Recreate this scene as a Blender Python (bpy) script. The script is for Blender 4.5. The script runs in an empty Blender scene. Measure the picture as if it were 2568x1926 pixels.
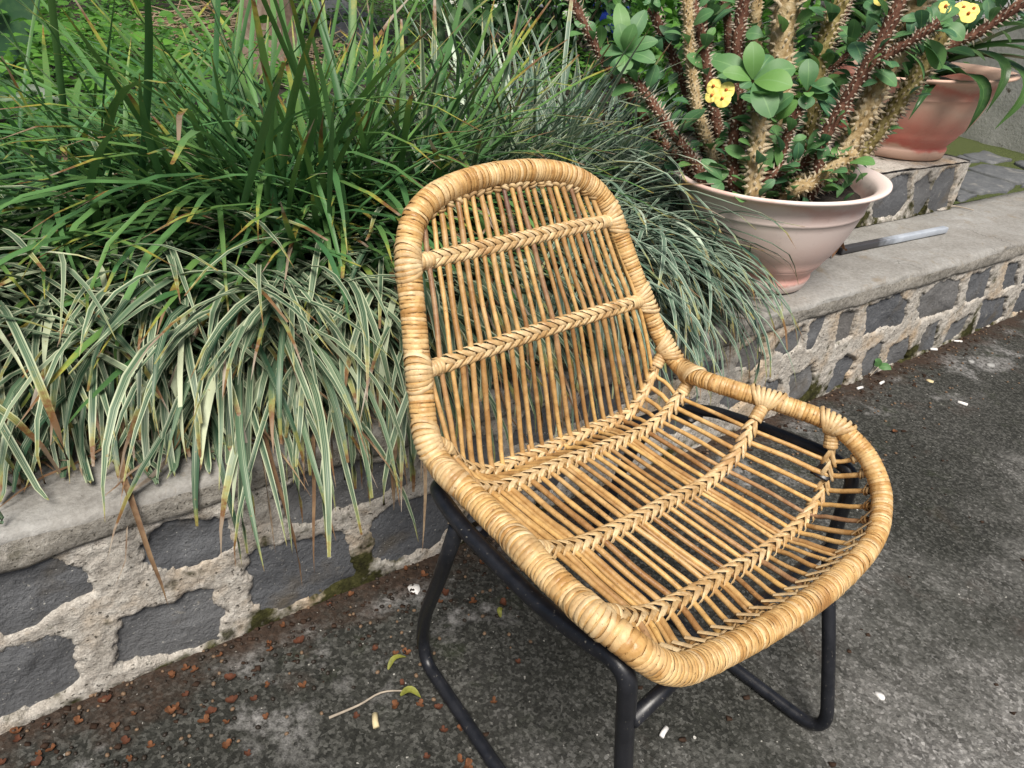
import bpy, math, random
import numpy as np
from mathutils import Vector, Matrix, noise as mnoise

random.seed(7)
RNG = np.random.default_rng(11)
SC = bpy.context.scene
COL = SC.collection
R = math.radians

# ------------------------------------------------------------------ camera
F_PX, PITCH, ROLL, EYE = 1718.67, R(31.563), R(6.063), 1.0
_fw = np.array([0, math.cos(PITCH), -math.sin(PITCH)])
_rt0 = np.array([1.0, 0, 0]); _up0 = np.cross(_rt0, _fw)
_rt = _rt0 * math.cos(ROLL) + _up0 * math.sin(ROLL)
_up = -_rt0 * math.sin(ROLL) + _up0 * math.cos(ROLL)
cam_d = bpy.data.cameras.new('camera'); cam = bpy.data.objects.new('camera', cam_d); COL.objects.link(cam)
cam_d.sensor_width = 36.0; cam_d.lens = F_PX / 2568 * 36.0
cam_d.clip_start = 0.02; cam_d.clip_end = 400
m = Matrix.Identity(4)
for i in range(3):
    m[i][0], m[i][1], m[i][2] = _rt[i], _up[i], -_fw[i]
m[2][3] = EYE
cam.matrix_world = m
SC.camera = cam

# ------------------------------------------------------------------ sky, sun, exposure
SUN_EL, SUN_AZ = R(58), R(172)        # azimuth clockwise from +y
wd = bpy.data.worlds.new('World'); SC.world = wd; wd.use_nodes = True
wt = wd.node_tree; wt.nodes.clear()
sky = wt.nodes.new('ShaderNodeTexSky'); sky.sky_type = 'NISHITA'; sky.sun_disc = False
sky.sun_elevation = SUN_EL; sky.sun_rotation = SUN_AZ
sky.air_density = 1.0; sky.dust_density = 4.0; sky.ozone_density = 0.6
bg = wt.nodes.new('ShaderNodeBackground'); bg.inputs['Strength'].default_value = 0.05
wo = wt.nodes.new('ShaderNodeOutputWorld')
wt.links.new(sky.outputs[0], bg.inputs[0]); wt.links.new(bg.outputs[0], wo.inputs[0])
sd = bpy.data.lights.new('sun', 'SUN'); sd.energy = 3.9; sd.angle = R(28); sd.color = (1.0, 0.95, 0.87)
sun = bpy.data.objects.new('sun', sd); COL.objects.link(sun)
_sdir = Vector((math.sin(SUN_AZ) * math.cos(SUN_EL), math.cos(SUN_AZ) * math.cos(SUN_EL), math.sin(SUN_EL)))
sun.rotation_euler = _sdir.to_track_quat('Z', 'Y').to_euler(); sun.location = (0, 0, 6)
SC.view_settings.view_transform = 'Standard'; SC.view_settings.look = 'None'
SC.view_settings.gamma = 1.0; SC.view_settings.use_curve_mapping = False
SC.view_settings.exposure = 0.5
SC.cycles.max_bounces = 8; SC.cycles.transparent_max_bounces = 8

# ------------------------------------------------------------------ photo survey helpers (photo pixel -> point in the place)
def ray(x, y):
    return _fw + _rt * ((x - 1284) / F_PX) - _up * ((y - 963) / F_PX)
def on_z(x, y, z):
    d = ray(x, y); return np.array([0, 0, EYE]) + d * ((z - EYE) / d[2])
def on_plane(x, y, pt, nrm):
    d = ray(x, y); c = np.array([0, 0, EYE]); return c + d * (np.dot(np.asarray(pt) - c, nrm) / np.dot(d, nrm))
W_AZ, W_D, W_H = R(52.467), 0.8377, 0.345
WT = np.array([math.sin(W_AZ), math.cos(W_AZ), 0]); WN = np.array([-math.cos(W_AZ), math.sin(W_AZ), 0])
W_ROT = math.atan2(WT[1], WT[0])
def wp(s, dep, z): return WT * s + WN * (W_D + dep) + np.array([0, 0, z])
def to_wall(P): P = np.asarray(P); return np.array([P @ WT, P @ WN - W_D, P[2]])
def on_wall(x, y, dep=0.0):
    P = on_plane(x, y, WN * (W_D + dep), WN); return (P @ WT, P[2])
CH_O = np.array([0.0903, 0.8128, 0.0]); CH_YAW = R(-135.288)
CH_X = np.array([math.cos(CH_YAW), math.sin(CH_YAW), 0]); CH_Y = np.array([-math.sin(CH_YAW), math.cos(CH_YAW), 0])
def to_chair(P): d = np.asarray(P) - CH_O; return np.array([d @ CH_X, d @ CH_Y, P[2]])

# ------------------------------------------------------------------ mesh helpers
def mesh(name, v, f, mats=None, attrs=None, smooth=True):
    me = bpy.data.meshes.new(name); v = np.ascontiguousarray(np.asarray(v, dtype=np.float32).reshape(-1, 3))
    if isinstance(f, np.ndarray):
        loops = f.astype(np.int32).ravel(); starts = np.arange(0, f.size, f.shape[1], dtype=np.int32); nf = len(f)
    else:
        ln = np.fromiter((len(q) for q in f), dtype=np.int32, count=len(f)); nf = len(f)
        loops = np.fromiter((i for q in f for i in q), dtype=np.int32, count=int(ln.sum())); starts = np.r_[0, np.cumsum(ln)[:-1]].astype(np.int32)
    me.vertices.add(len(v)); me.vertices.foreach_set('co', v.ravel())
    me.loops.add(len(loops)); me.loops.foreach_set('vertex_index', loops)
    me.polygons.add(nf); me.polygons.foreach_set('loop_start', starts)
    if smooth: me.polygons.foreach_set('use_smooth', np.ones(nf, dtype=bool))
    me.update(calc_edges=True); me.validate()
    for k, a in (attrs or {}).items():
        at = me.attributes.new(k, 'FLOAT', 'POINT'); at.data.foreach_set('value', np.asarray(a, dtype=np.float32))
    if mats is not None:
        for mm in (mats if isinstance(mats, (list, tuple)) else [mats]): me.materials.append(mm)
    return me
def obj(name, me, parent=None, loc=None, rotz=None):
    o = bpy.data.objects.new(name, me); COL.objects.link(o)
    if parent is not None: o.parent = parent
    if loc is not None: o.location = tuple(map(float, loc))
    if rotz is not None: o.rotation_euler = (0, 0, rotz)
    return o
def tag(o, label, cat, group=None, kind=None):
    if label: o['label'] = label
    if cat: o['category'] = cat
    if group: o['group'] = group
    if kind: o['kind'] = kind
    return o
def thing(name, label, cat, loc=(0, 0, 0), rotz=0, group=None):
    return tag(obj(name, None, None, loc, rotz), label, cat, group)

class Acc:
    """collects pieces of one mesh"""
    def __init__(s): s.v = []; s.f = []; s.a = {}; s.n = 0
    def add(s, verts_, faces_, **attrs):
        vv = np.asarray(verts_, float); s.v.append(vv)
        s.f.extend([tuple(i + s.n for i in q) for q in faces_]); s.n += len(vv)
        for k, a in attrs.items():
            a = np.asarray(a, float)
            if a.ndim == 0: a = np.full(len(vv), float(a))
            s.a.setdefault(k, []).append(a)
    def mesh(s, name, mats, smooth=True):
        return mesh(name, np.concatenate(s.v), s.f, mats, {k: np.concatenate(x) for k, x in s.a.items()}, smooth)

def unit(a): a = np.asarray(a, float); return a / (np.linalg.norm(a, axis=-1, keepdims=True) + 1e-12)
def catmull(P, n, closed=False):
    """resample a smooth curve through P at n points of even arc length"""
    P = np.asarray(P, float)
    Q = np.concatenate([P[-1:], P, P[:2]]) if closed else np.concatenate([2 * P[:1] - P[1:2], P, 2 * P[-1:] - P[-2:-1]])
    seg = len(Q) - 3; t = np.linspace(0, 1, 14, endpoint=False)[:, None]; out = []
    for i in range(seg):
        a, b, c, d = Q[i:i + 4]
        out.append(.5 * (2 * b + (c - a) * t + (2 * a - 5 * b + 4 * c - d) * t ** 2 + (3 * b - a - 3 * c + d) * t ** 3))
    out = np.concatenate(out + [P[:1] if closed else P[-1:]])
    L = np.r_[0, np.cumsum(np.linalg.norm(np.diff(out, axis=0), axis=1))]
    u = np.linspace(0, L[-1], n + 1)[:-1] if closed else np.linspace(0, L[-1], n)
    return np.stack([np.interp(u, L, out[:, k]) for k in range(3)], 1), L[-1]
def frames(C, closed=False, up=None):
    C = np.asarray(C, float)
    T = unit(np.roll(C, -1, 0) - np.roll(C, 1, 0)) if closed else unit(np.gradient(C, axis=0))
    u = np.array(up if up is not None else (0.13, 0.21, 0.97)); 
    if abs(u @ T[0]) > .95: u = np.array([1.0, .1, 0])
    A = np.zeros_like(C); a = unit(u - T[0] * (u @ T[0]))
    for i in range(len(C)):
        a = unit(a - T[i] * (a @ T[i])); A[i] = a
    return T, A, np.cross(T, A)
def tube(C, r, seg=8, closed=False, caps=True, shape=None):
    C = np.asarray(C, float); n = len(C); r = np.full(n, r) if np.isscalar(r) else np.asarray(r)
    T, A, B = frames(C, closed); th = np.linspace(0, 2 * np.pi, seg, endpoint=False)
    v = C[:, None] + r[:, None, None] * (np.cos(th)[None, :, None] * A[:, None] + np.sin(th)[None, :, None] * B[:, None])
    v = v.reshape(-1, 3); f = []
    for i in range(n if closed else n - 1):
        j = (i + 1) % n
        for k in range(seg):
            l = (k + 1) % seg; f.append((i * seg + k, i * seg + l, j * seg + l, j * seg + k))
    if caps and not closed:
        f.append(tuple(range(seg - 1, -1, -1))); f.append(tuple((n - 1) * seg + k for k in range(seg)))
    return v, f
def fillet(P, rad, n=6):
    """polyline with rounded corners"""
    P = [np.asarray(p, float) for p in P]; out = [P[0]]
    for i in range(1, len(P) - 1):
        a, b, c = P[i - 1], P[i], P[i + 1]; d1, d2 = unit(a - b), unit(c - b)
        rr = rad[i] if isinstance(rad, (list, tuple)) else rad
        rr = min(rr, .45 * np.linalg.norm(a - b), .45 * np.linalg.norm(c - b))
        p, q = b + d1 * rr, b + d2 * rr
        for t in np.linspace(0, 1, n): out.append((1 - t) ** 2 * p + 2 * t * (1 - t) * b + t * t * q)
    out.append(P[-1]); return np.array(out)
def lathe(prof, seg=64, jit=None):
    v = []; f = []
    for i, (r, z) in enumerate(prof):
        for k in range(seg):
            a = 2 * math.pi * k / seg; v.append((r * math.cos(a), r * math.sin(a), z))
    for i in range(len(prof) - 1):
        for k in range(seg):
            l = (k + 1) % seg; f.append((i * seg + k, i * seg + l, (i + 1) * seg + l, (i + 1) * seg + k))
    return np.array(v), f
def box(x0, x1, y0, y1, z0, z1):
    v = [(x0, y0, z0), (x1, y0, z0), (x1, y1, z0), (x0, y1, z0), (x0, y0, z1), (x1, y0, z1), (x1, y1, z1), (x0, y1, z1)]
    return np.array(v, float), [(0, 3, 2, 1), (4, 5, 6, 7), (0, 1, 5, 4), (1, 2, 6, 5), (2, 3, 7, 6), (3, 0, 4, 7)]
def vnoise(x, y, seed=0):
    """smooth value noise on arrays, -1..1"""
    xi = np.floor(x).astype(np.int64); yi = np.floor(y).astype(np.int64); xf = x - xi; yf = y - yi
    def h(a, b):
        n = (a * 374761393 + b * 668265263 + seed * 974711) & 0x7fffffff
        n = ((n ^ (n >> 13)) * 1274126177) & 0x7fffffff
        return ((n ^ (n >> 16)) & 0xffff) / 32767.5 - 1
    u = xf * xf * (3 - 2 * xf); w = yf * yf * (3 - 2 * yf)
    return (h(xi, yi) * (1 - u) + h(xi + 1, yi) * u) * (1 - w) + (h(xi, yi + 1) * (1 - u) + h(xi + 1, yi + 1) * u) * w
def fbm(x, y, seed=0, oct=4):
    s = 0; a = 1
    for k in range(oct): s = s + a * vnoise(x * 2 ** k, y * 2 ** k, seed + k * 17); a *= .5
    return s

# ------------------------------------------------------------------ material helpers
class Mat:
    def __init__(s, name):
        s.m = bpy.data.materials.new(name); s.m.use_nodes = True; s.t = s.m.node_tree
        s.b = s.t.nodes['Principled BSDF']; s.o = s.t.nodes['Material Output']
    def n(s, ty, **kw):
        nd = s.t.nodes.new('ShaderNode' + ty)
        for k, v in kw.items():
            if k.startswith('i_'):
                key = k[2:]; key = int(key) if key.isdigit() else key.replace('_', ' ')
                s.set(nd.inputs[key], v)
            else: setattr(nd, k, v)
        return nd
    def set(s, sock, v):
        if hasattr(v, 'is_linked') or hasattr(v, 'links'): s.t.links.new(v, sock)
        elif hasattr(v, 'outputs'): s.t.links.new(v.outputs[0], sock)
        else:
            if sock.type == 'RGBA' and len(v) == 3: v = (*v, 1)
            sock.default_value = v
    def pos(s, kind='Object'):
        return s.n('TexCoord').outputs[kind]
    def noise(s, scale, detail=4, rough=.55, vec=None, dist=0.0):
        nd = s.n('TexNoise', i_Scale=scale, i_Detail=detail, i_Roughness=rough, i_Distortion=dist)
        if vec is not None: s.set(nd.inputs['Vector'], vec)
        return nd.outputs[0]
    def ramp(s, fac, stops, interp='LINEAR'):
        nd = s.n('ValToRGB'); cr = nd.color_ramp; cr.interpolation = interp
        while len(cr.elements) > 1: cr.elements.remove(cr.elements[-1])
        for i, (p, c) in enumerate(stops):
            e = cr.elements[0] if i == 0 else cr.elements.new(p)
            e.position = p; c = (c, c, c) if np.isscalar(c) else c; e.color = (*c[:3], 1)
        s.set(nd.inputs[0], fac); return nd.outputs[0]
    def mix(s, fac, a, b, blend='MIX'):
        nd = s.n('Mix', data_type='RGBA', blend_type=blend); nd.clamp_factor = True
        s.set(nd.inputs[0], fac); s.set(nd.inputs[6], a); s.set(nd.inputs[7], b); return nd.outputs[2]
    def math(s, op, a, b=None, c=None, clamp=False):
        nd = s.n('Math', operation=op); nd.use_clamp = clamp; s.set(nd.inputs[0], a)
        if b is not None: s.set(nd.inputs[1], b)
        if c is not None: s.set(nd.inputs[2], c)
        return nd.outputs[0]
    def step(s, v, lo, hi):
        nd = s.n('MapRange'); nd.clamp = True; s.set(nd.inputs[0], v); nd.inputs[1].default_value = lo; nd.inputs[2].default_value = hi
        return nd.outputs[0]
    def attr(s, name, col=False):
        nd = s.n('Attribute', attribute_name=name); return nd.outputs['Color' if col else 'Fac']
    def bump(s, h, strength=.5, dist=.01, prev=None):
        nd = s.n('Bump', i_Strength=strength, i_Distance=dist, i_Height=h)
        if prev is not None: s.set(nd.inputs['Normal'], prev)
        s.set(s.b.inputs['Normal'], nd.outputs[0]); return nd.outputs[0]
    def base(s, c): s.set(s.b.inputs['Base Color'], c)
    def rough(s, v): s.set(s.b.inputs['Roughness'], v)
    def spec(s, v): s.set(s.b.inputs['Specular IOR Level'], v)
    def thin(s, color, amount=.3):
        """leaf: part of the light passes through"""
        tr = s.n('BsdfTranslucent', i_Color=color); mx = s.n('MixShader', i_0=amount)
        s.t.links.new(s.b.outputs[0], mx.inputs[1]); s.t.links.new(tr.outputs[0], mx.inputs[2])
        s.t.links.new(mx.outputs[0], s.o.inputs['Surface'])
        return s
def sep(M, vec):
    nd = M.n('SeparateXYZ'); M.set(nd.inputs[0], vec); return nd.outputs

MAT = {}
def build_materials():
    # --- rattan
    def cane(name, stops, rgh, streak=1.0):
        M = Mat(name); p = M.pos(); rnd = M.attr('rnd'); u = M.attr('u')
        c = M.ramp(rnd, stops)
        st = M.noise(90, 3, .6, p); c = M.mix(M.step(st, .3, .75), M.mix(.5, c, (.25, .12, .035), 'MULTIPLY'), c)
        bl = M.noise(11, 4, .6, p); c = M.mix(M.step(bl, .56, .74), c, (.30, .15, .05))
        sp = M.noise(260, 2, .5, p); c = M.mix(M.math('MULTIPLY', M.step(sp, .66, .74), .75), c, (.10, .045, .015))
        lt = M.noise(24, 3, .6, p, .6); c = M.mix(M.math('MULTIPLY', M.step(lt, .52, .72), .5 * streak), c, (.82, .62, .34))
        M.base(c); M.rough(M.ramp(st, [(.2, rgh - .08), (.8, rgh + .14)])); M.spec(.4)
        M.bump(M.noise(330, 3, .6, p), .25, .002)
        return M.m
    MAT['cane_rod'] = cane('cane_rod', [(0, (.33, .175, .065)), (.2, (.47, .28, .105)), (.45, (.58, .37, .15)), (.7, (.66, .42, .15)), (.88, (.42, .25, .12)), (1, (.17, .09, .07))], .42, .5)
    MAT['cane_wrap'] = cane('cane_wrap', [(0, (.50, .285, .10)), (.35, (.63, .395, .15)), (.7, (.71, .48, .215)), (1, (.78, .58, .32))], .38)
    MAT['cane_strip'] = cane('cane_strip', [(0, (.52, .34, .15)), (.5, (.66, .48, .25)), (1, (.76, .60, .36))], .42, .7)
    M = Mat('black_tube'); p = M.pos(); nz = M.noise(40, 4, .7, p); sc = M.noise(220, 3, .7, p)
    M.base(M.mix(M.step(sc, .66, .72), M.ramp(nz, [(.3, (.006, .007, .010)), (.8, (.016, .017, .022))]), (.16, .15, .13)))
    M.rough(M.ramp(nz, [(.3, .28), (.75, .46)])); M.bump(M.noise(160, 3, .6, p), .06, .002); MAT['black_tube'] = M.m
    # --- wall
    M = Mat('mortar'); p = M.pos(); x = sep(M, p)
    a = M.noise(6, 5, .6, p); b = M.noise(70, 5, .7, p)
    c = M.ramp(b, [(.25, (.24, .22, .19)), (.45, (.52, .48, .43)), (.72, (.72, .69, .63))])
    c = M.mix(M.step(a, .5, .66), c, M.mix(.55, c, (.62, .42, .22)))
    c = M.mix(M.step(M.noise(11, 4, .6, p, .4), .58, .72), c, (.62, .59, .54))
    gr = M.noise(240, 3, .7, p); c = M.mix(.45, c, M.mix(1.0, c, M.ramp(gr, [(.3, (.35, .34, .32)), (.7, (1.25, 1.25, 1.25))]), 'MULTIPLY')); pit = M.noise(130, 2, .5, p); c = M.mix(M.math('MULTIPLY', M.step(pit, .65, .70), .85), c, (.05, .045, .035))
    low = M.math('ADD', M.math('MULTIPLY', x[2], -3.2), M.math('ADD', M.math('MULTIPLY', M.noise(5, 5, .7, p), 2.4), -.98))
    mossm = M.step(low, .10, .30)
    moss2 = M.math('MULTIPLY', M.step(M.noise(15, 4, .65, p), .60, .68), .9)
    mm = M.math('MAXIMUM', mossm, moss2)
    mossc = M.ramp(M.noise(45, 4, .7, p), [(.3, (.018, .016, .008)), (.55, (.055, .055, .018)), (.75, (.11, .10, .045))])
    M.base(M.mix(mm, c, mossc)); M.rough(.93); M.spec(.15)
    M.bump(b, 1.0, .007, M.bump(M.noise(260, 4, .75, p), 1.0, .003)); MAT['mortar'] = M.m
    M = Mat('wall_stone'); p = M.pos(); r = M.attr('rnd'); b = M.noise(60, 5, .7, p)
    c = M.ramp(b, [(.25, (.095, .099, .107)), (.6, (.155, .160, .168)), (.85, (.25, .25, .25))])
    c = M.mix(.5, c, M.ramp(r, [(0, (.08, .086, .10)), (.5, (.15, .153, .16)), (.8, (.21, .205, .20)), (1, (.18, .16, .14))]))
    c = M.mix(M.step(M.noise(8, 4, .6, p), .56, .75), c, (.125, .11, .09))
    sp = M.noise(190, 2, .5, p); c = M.mix(M.step(sp, .69, .74), c, (.42, .41, .38))
    sm = M.noise(28, 5, .75, p, .5); c = M.mix(M.math('MULTIPLY', M.step(sm, .63, .70), .75), c, (.34, .32, .28))
    M.base(c); M.rough(.82); M.spec(.3); M.bump(b, .9, .008, M.bump(M.noise(210, 4, .75, p), .9, .003)); MAT['wall_stone'] = M.m
    M = Mat('coping_cement'); p = M.pos(); a = M.noise(5, 6, .62, p, .5); b = M.noise(90, 5, .75, p)
    c = M.ramp(a, [(.28, (.13, .12, .105)), (.48, (.22, .21, .19)), (.62, (.29, .285, .27)), (.78, (.40, .41, .42))])
    c = M.mix(.35, c, M.ramp(b, [(.3, (.14, .13, .12)), (.7, (.52, .51, .49))]))
    c = M.mix(M.step(M.noise(9, 5, .7, p, .8), .57, .70), c, (.215, .175, .125))
    c = M.mix(M.math('MULTIPLY', M.step(M.noise(60, 5, .8, p), .64, .70), .85), c, (.07, .062, .05))
    v = M.n('TexVoronoi', feature='DISTANCE_TO_EDGE', i_Scale=5.0); M.set(v.inputs['Vector'], M.mix(.2, p, M.n('TexNoise', i_Scale=7.0, i_Detail=5.0).outputs[1]))
    crack = M.math('MULTIPLY', M.math('SUBTRACT', 1.0, M.step(v.outputs[0], .002, .012)), M.step(M.noise(3.2, 2, .5, p), .56, .62))
    c = M.mix(M.math('MULTIPLY', crack, .85), c, (.045, .04, .035))
    M.base(c); M.rough(M.ramp(a, [(.3, .85), (.8, .6)])); M.spec(.3)
    M.bump(crack, -.8, .006, M.bump(b, .6, .004, M.bump(M.noise(14, 5, .7, p), .5, .01))); MAT['coping_cement'] = M.m
    M = Mat('edge_cement'); p = M.pos(); a = M.noise(7, 5, .65, p); b = M.noise(110, 5, .75, p)
    c = M.mix(.6, M.ramp(a, [(.3, (.20, .185, .155)), (.55, (.31, .29, .255)), (.75, (.40, .36, .29))]), M.ramp(b, [(.28, (.10, .092, .078)), (.5, (.30, .28, .25)), (.75, (.58, .56, .52))]))
    pit = M.noise(160, 2, .5, p); c = M.mix(M.math('MULTIPLY', M.step(pit, .64, .70), .85), c, (.05, .045, .035))
    c = M.mix(M.math('MULTIPLY', M.step(M.noise(13, 5, .7, p), .60, .68), .6), c, (.075, .07, .045))
    M.base(c); M.rough(.93); M.spec(.15); M.bump(b, 1.0, .006, M.bump(M.noise(300, 3, .7, p), .8, .002)); MAT['edge_cement'] = M.m
    M = Mat('plain_cement'); p = M.pos(); a = M.noise(4, 6, .65, p); b = M.noise(60, 5, .7, p)
    c = M.mix(.4, M.ramp(a, [(.3, (.38, .37, .345)), (.7, (.56, .55, .53))]), M.ramp(b, [(.3, (.3, .29, .27)), (.7, (.62, .61, .58))]))
    c = M.mix(M.step(M.noise(12, 4, .7, p), .63, .7), c, (.10, .085, .06)); M.base(c); M.rough(.9); M.bump(b, .6, .005); MAT['plain_cement'] = M.m
    M = Mat('slab_slate'); p = M.pos(); b = M.noise(30, 5, .7, p)
    c = M.ramp(b, [(.3, (.075, .08, .088)), (.6, (.12, .125, .13)), (.8, (.20, .20, .195))]); M.base(M.mix(M.step(M.noise(9, 4, .6, p), .58, .7), c, (.25, .24, .22)))
    M.rough(.7); M.bump(b, .5, .005); MAT['slab_slate'] = M.m
    M = Mat('moss'); p = M.pos(); b = M.noise(120, 4, .75, p)
    M.base(M.ramp(b, [(.3, (.02, .022, .008)), (.55, (.075, .10, .02)), (.8, (.16, .19, .05))])); M.rough(.95); M.bump(b, 1, .01); MAT['moss'] = M.m
    # --- ground: old dark asphalt concrete with moss film, dust and grit
    M = Mat('pavement'); p = M.n('NewGeometry').outputs['Position']
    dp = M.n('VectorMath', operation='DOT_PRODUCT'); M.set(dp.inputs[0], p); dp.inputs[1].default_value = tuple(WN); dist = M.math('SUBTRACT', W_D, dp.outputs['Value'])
    a = M.noise(2.6, 6, .6, p); b = M.noise(75, 5, .75, p); c3 = M.noise(260, 3, .7, p); mid = M.noise(14, 6, .7, p)
    c = M.ramp(b, [(.25, (.022, .021, .019)), (.42, (.072, .068, .062)), (.56, (.125, .118, .108)), (.75, (.25, .24, .22))])
    vo = M.n('TexVoronoi', i_Scale=210.0); M.set(vo.inputs['Vector'], p); vo2 = M.n('TexVoronoi', i_Scale=95.0); M.set(vo2.inputs['Vector'], M.mix(.02, p, M.n('TexNoise', i_Scale=60.0, i_Detail=3.0).outputs[1]))
    g1 = sep(M, vo.outputs['Color'])[0]; g2 = sep(M, vo2.outputs['Color'])[1]
    c = M.mix(.62, c, M.ramp(g1, [(0, (.008, .008, .008)), (.35, (.045, .044, .042)), (.6, (.10, .098, .094)), (.85, (.20, .196, .188)), (1, (.42, .41, .40))]))
    c = M.mix(.30, c, M.ramp(g2, [(0, (.014, .014, .014)), (.6, (.095, .093, .09)), (1, (.28, .275, .265))]))
    c = M.mix(M.step(mid, .42, .70), c, M.mix(.4, c, (.21, .205, .195)))
    c = M.mix(M.step(a, .40, .60), M.mix(.62, c, (.020, .022, .017)), c)
    c = M.mix(1.0, c, (1.50, 1.50, 1.50), 'MULTIPLY')
    # mossy film in the shade of the wall
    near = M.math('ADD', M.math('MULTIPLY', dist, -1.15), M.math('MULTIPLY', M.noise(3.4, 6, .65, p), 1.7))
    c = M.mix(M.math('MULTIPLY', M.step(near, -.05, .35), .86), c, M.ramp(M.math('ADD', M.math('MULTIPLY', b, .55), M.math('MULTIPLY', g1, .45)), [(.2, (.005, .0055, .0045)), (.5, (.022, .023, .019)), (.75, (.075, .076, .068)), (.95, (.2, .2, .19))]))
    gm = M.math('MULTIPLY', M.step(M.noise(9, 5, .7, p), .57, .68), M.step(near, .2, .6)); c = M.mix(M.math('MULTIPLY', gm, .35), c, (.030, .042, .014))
    # pale cement smear along the wall foot
    pale = M.math('MULTIPLY', M.step(M.noise(4.6, 6, .6, p, .3), .535, .60), M.math('MULTIPLY', M.step(dist, .03, .06), M.math('SUBTRACT', 1.0, M.step(dist, .17, .30))))
    c = M.mix(M.math('MULTIPLY', M.math('MULTIPLY', pale, M.step(b, .36, .55)), .8), c, M.ramp(b, [(.3, (.12, .115, .11)), (.7, (.34, .335, .33))]))
    # brown litter dust by the wall
    dirt = M.math('ADD', M.math('MULTIPLY', dist, -5.0), M.math('MULTIPLY', M.noise(11, 5, .7, p), 1.5))
    c = M.mix(M.math('MULTIPLY', M.step(dirt, .28, .7), .8), c, M.ramp(b, [(.3, (.020, .012, .008)), (.6, (.060, .035, .023)), (.8, (.12, .075, .05))]))
    rd = M.step(M.noise(5.5, 5, .65, p), .60, .70); c = M.mix(M.math('MULTIPLY', rd, .3), c, (.075, .052, .042))
    sp = M.noise(120, 2, .5, p); c = M.mix(M.step(sp, .71, .75), c, (.36, .35, .32))
    sp2 = M.noise(60, 1, .4, p); c = M.mix(M.step(sp2, .80, .815), c, (.62, .60, .56))
    M.base(c); M.rough(.88); M.spec(.25)
    M.bump(b, .9, .008, M.bump(g1, .5, .003, M.bump(mid, .4, .015))); MAT['pavement'] = M.m
    M = Mat('soil'); p = M.pos(); b = M.noise(60, 5, .75, p); M.base(M.ramp(b, [(.3, (.010, .008, .006)), (.6, (.035, .025, .017)), (.85, (.10, .075, .05))])); M.rough(.95); M.bump(b, 1, .015); MAT['soil'] = M.m
    # --- planters
    def pot(name, pale, pink, deep, k):
        M = Mat(name); p = M.pos(); x = sep(M, p); nz = M.noise(5, 5, .6, p); fine = M.noise(140, 3, .6, p)
        h = M.math('ADD', x[2], M.math('MULTIPLY', M.math('SUBTRACT', nz, .5), .12))
        c = M.ramp(h, [(0, pale), (.035, pale), (.045, deep), (.085, pink), (.12, M_mix(pale, pink, k)), (.19, pale), (.225, M_mix(pale, pink, .5 * k)), (.245, pink), (.262, pale), (.5, pale)])
        c = M.mix(M.math('MULTIPLY', M.step(M.noise(16, 5, .65, p), .45, .75), .3), c, pale)
        st = M.noise(30, 4, .7, p); c = M.mix(M.math('MULTIPLY', M.step(st, .60, .75), .25), c, (.22, .15, .12))
        M.base(c); M.rough(.55); M.spec(.35); M.bump(fine, .12, .002); return M.m
    def M_mix(a, b, t): return tuple(x * (1 - t) + y * t for x, y in zip(a, b))
    MAT['pot_pale'] = pot('pot_pale', (.80, .67, .62), (.70, .45, .385), (.58, .30, .25), .5)
    MAT['pot_coral'] = pot('pot_coral', (.60, .40, .31), (.55, .20, .15), (.52, .14, .11), .9)
    # --- grass-like leaves: u across (-1..1), v along (0..1)
    def blade(name, green, mid, cream, yellow, varie, tr, tipl):
        M = Mat(name); u = M.attr('u'); v = M.attr('v'); r = M.attr('rnd'); r2 = M.attr('rnd2'); p = M.pos()
        au = M.math('ABSOLUTE', u)
        c = M.mix(r, green, mid)
        if varie:
            r3 = M.math('FRACT', M.math('MULTIPLY', r, 7.31))
            edge = M.step(au, .52, .86)
            edge = M.math('MULTIPLY', edge, M.step(r3, .12, .3))
            st = M.math('SINE', M.math('ADD', M.math('MULTIPLY', u, 15.0), M.math('MULTIPLY', r, 20.0)))
            st = M.math('MULTIPLY', M.step(st, .35, .8), M.step(M.math('ABSOLUTE', M.math('ADD', u, M.math('SUBTRACT', r, .5))), .65, .1))
            both = M.math('MULTIPLY', M.math('MAXIMUM', edge, M.math('MULTIPLY', st, .6)), M.math('ADD', .55, M.math('MULTIPLY', M.noise(25, 3, .6, p), .6)))
            allc = M.step(r3, .93, .97)
            c = M.mix(M.math('MAXIMUM', both, allc), c, cream)
        else:
            rib = M.math('SINE', M.math('MULTIPLY', u, 26.0)); c = M.mix(M.math('MULTIPLY', M.step(rib, .2, 1), .22), c, (.16, .24, .07))
            c = M.mix(M.step(v, .45, .95), c, M.mix(M.math('MULTIPLY', r2, .5), c, yellow))
        spt = M.noise(160, 2, .5, p); c = M.mix(M.math('MULTIPLY', M.step(spt, .70, .74), .6), c, (.30, .22, .10))
        # dying tips: yellow, then brown, then bleached
        tip = M.math('ADD', M.math('SUBTRACT', v, M.math('SUBTRACT', 1.0, M.math('MULTIPLY', M.math('POWER', r2, 3.0), tipl))), M.math('MULTIPLY', M.math('SUBTRACT', M.noise(90, 3, .6, p), .5), .16))
        c = M.mix(M.step(tip, -.07, -.01), c, M.mix(.45 if varie else .65, c, (.46, .40, .07)))
        c = M.mix(M.step(tip, -.02, .03), c, (.16, .075, .028))
        c = M.mix(M.step(tip, .03, .08), c, M.mix(r, (.36, .31, .25), (.20, .12, .06)))
        M.base(c); M.rough(.45); M.spec(.32); M.thin(c, tr); return M.m
    MAT['blade_green'] = blade('blade_green', (.028, .105, .042), (.085, .215, .075), (.3, .4, .2), (.25, .37, .05), False, .14, .19)
    MAT['blade_varie'] = blade('blade_varie', (.034, .080, .044), (.095, .160, .092), (.54, .59, .40), (.3, .4, .1), True, .12, .19)
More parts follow.
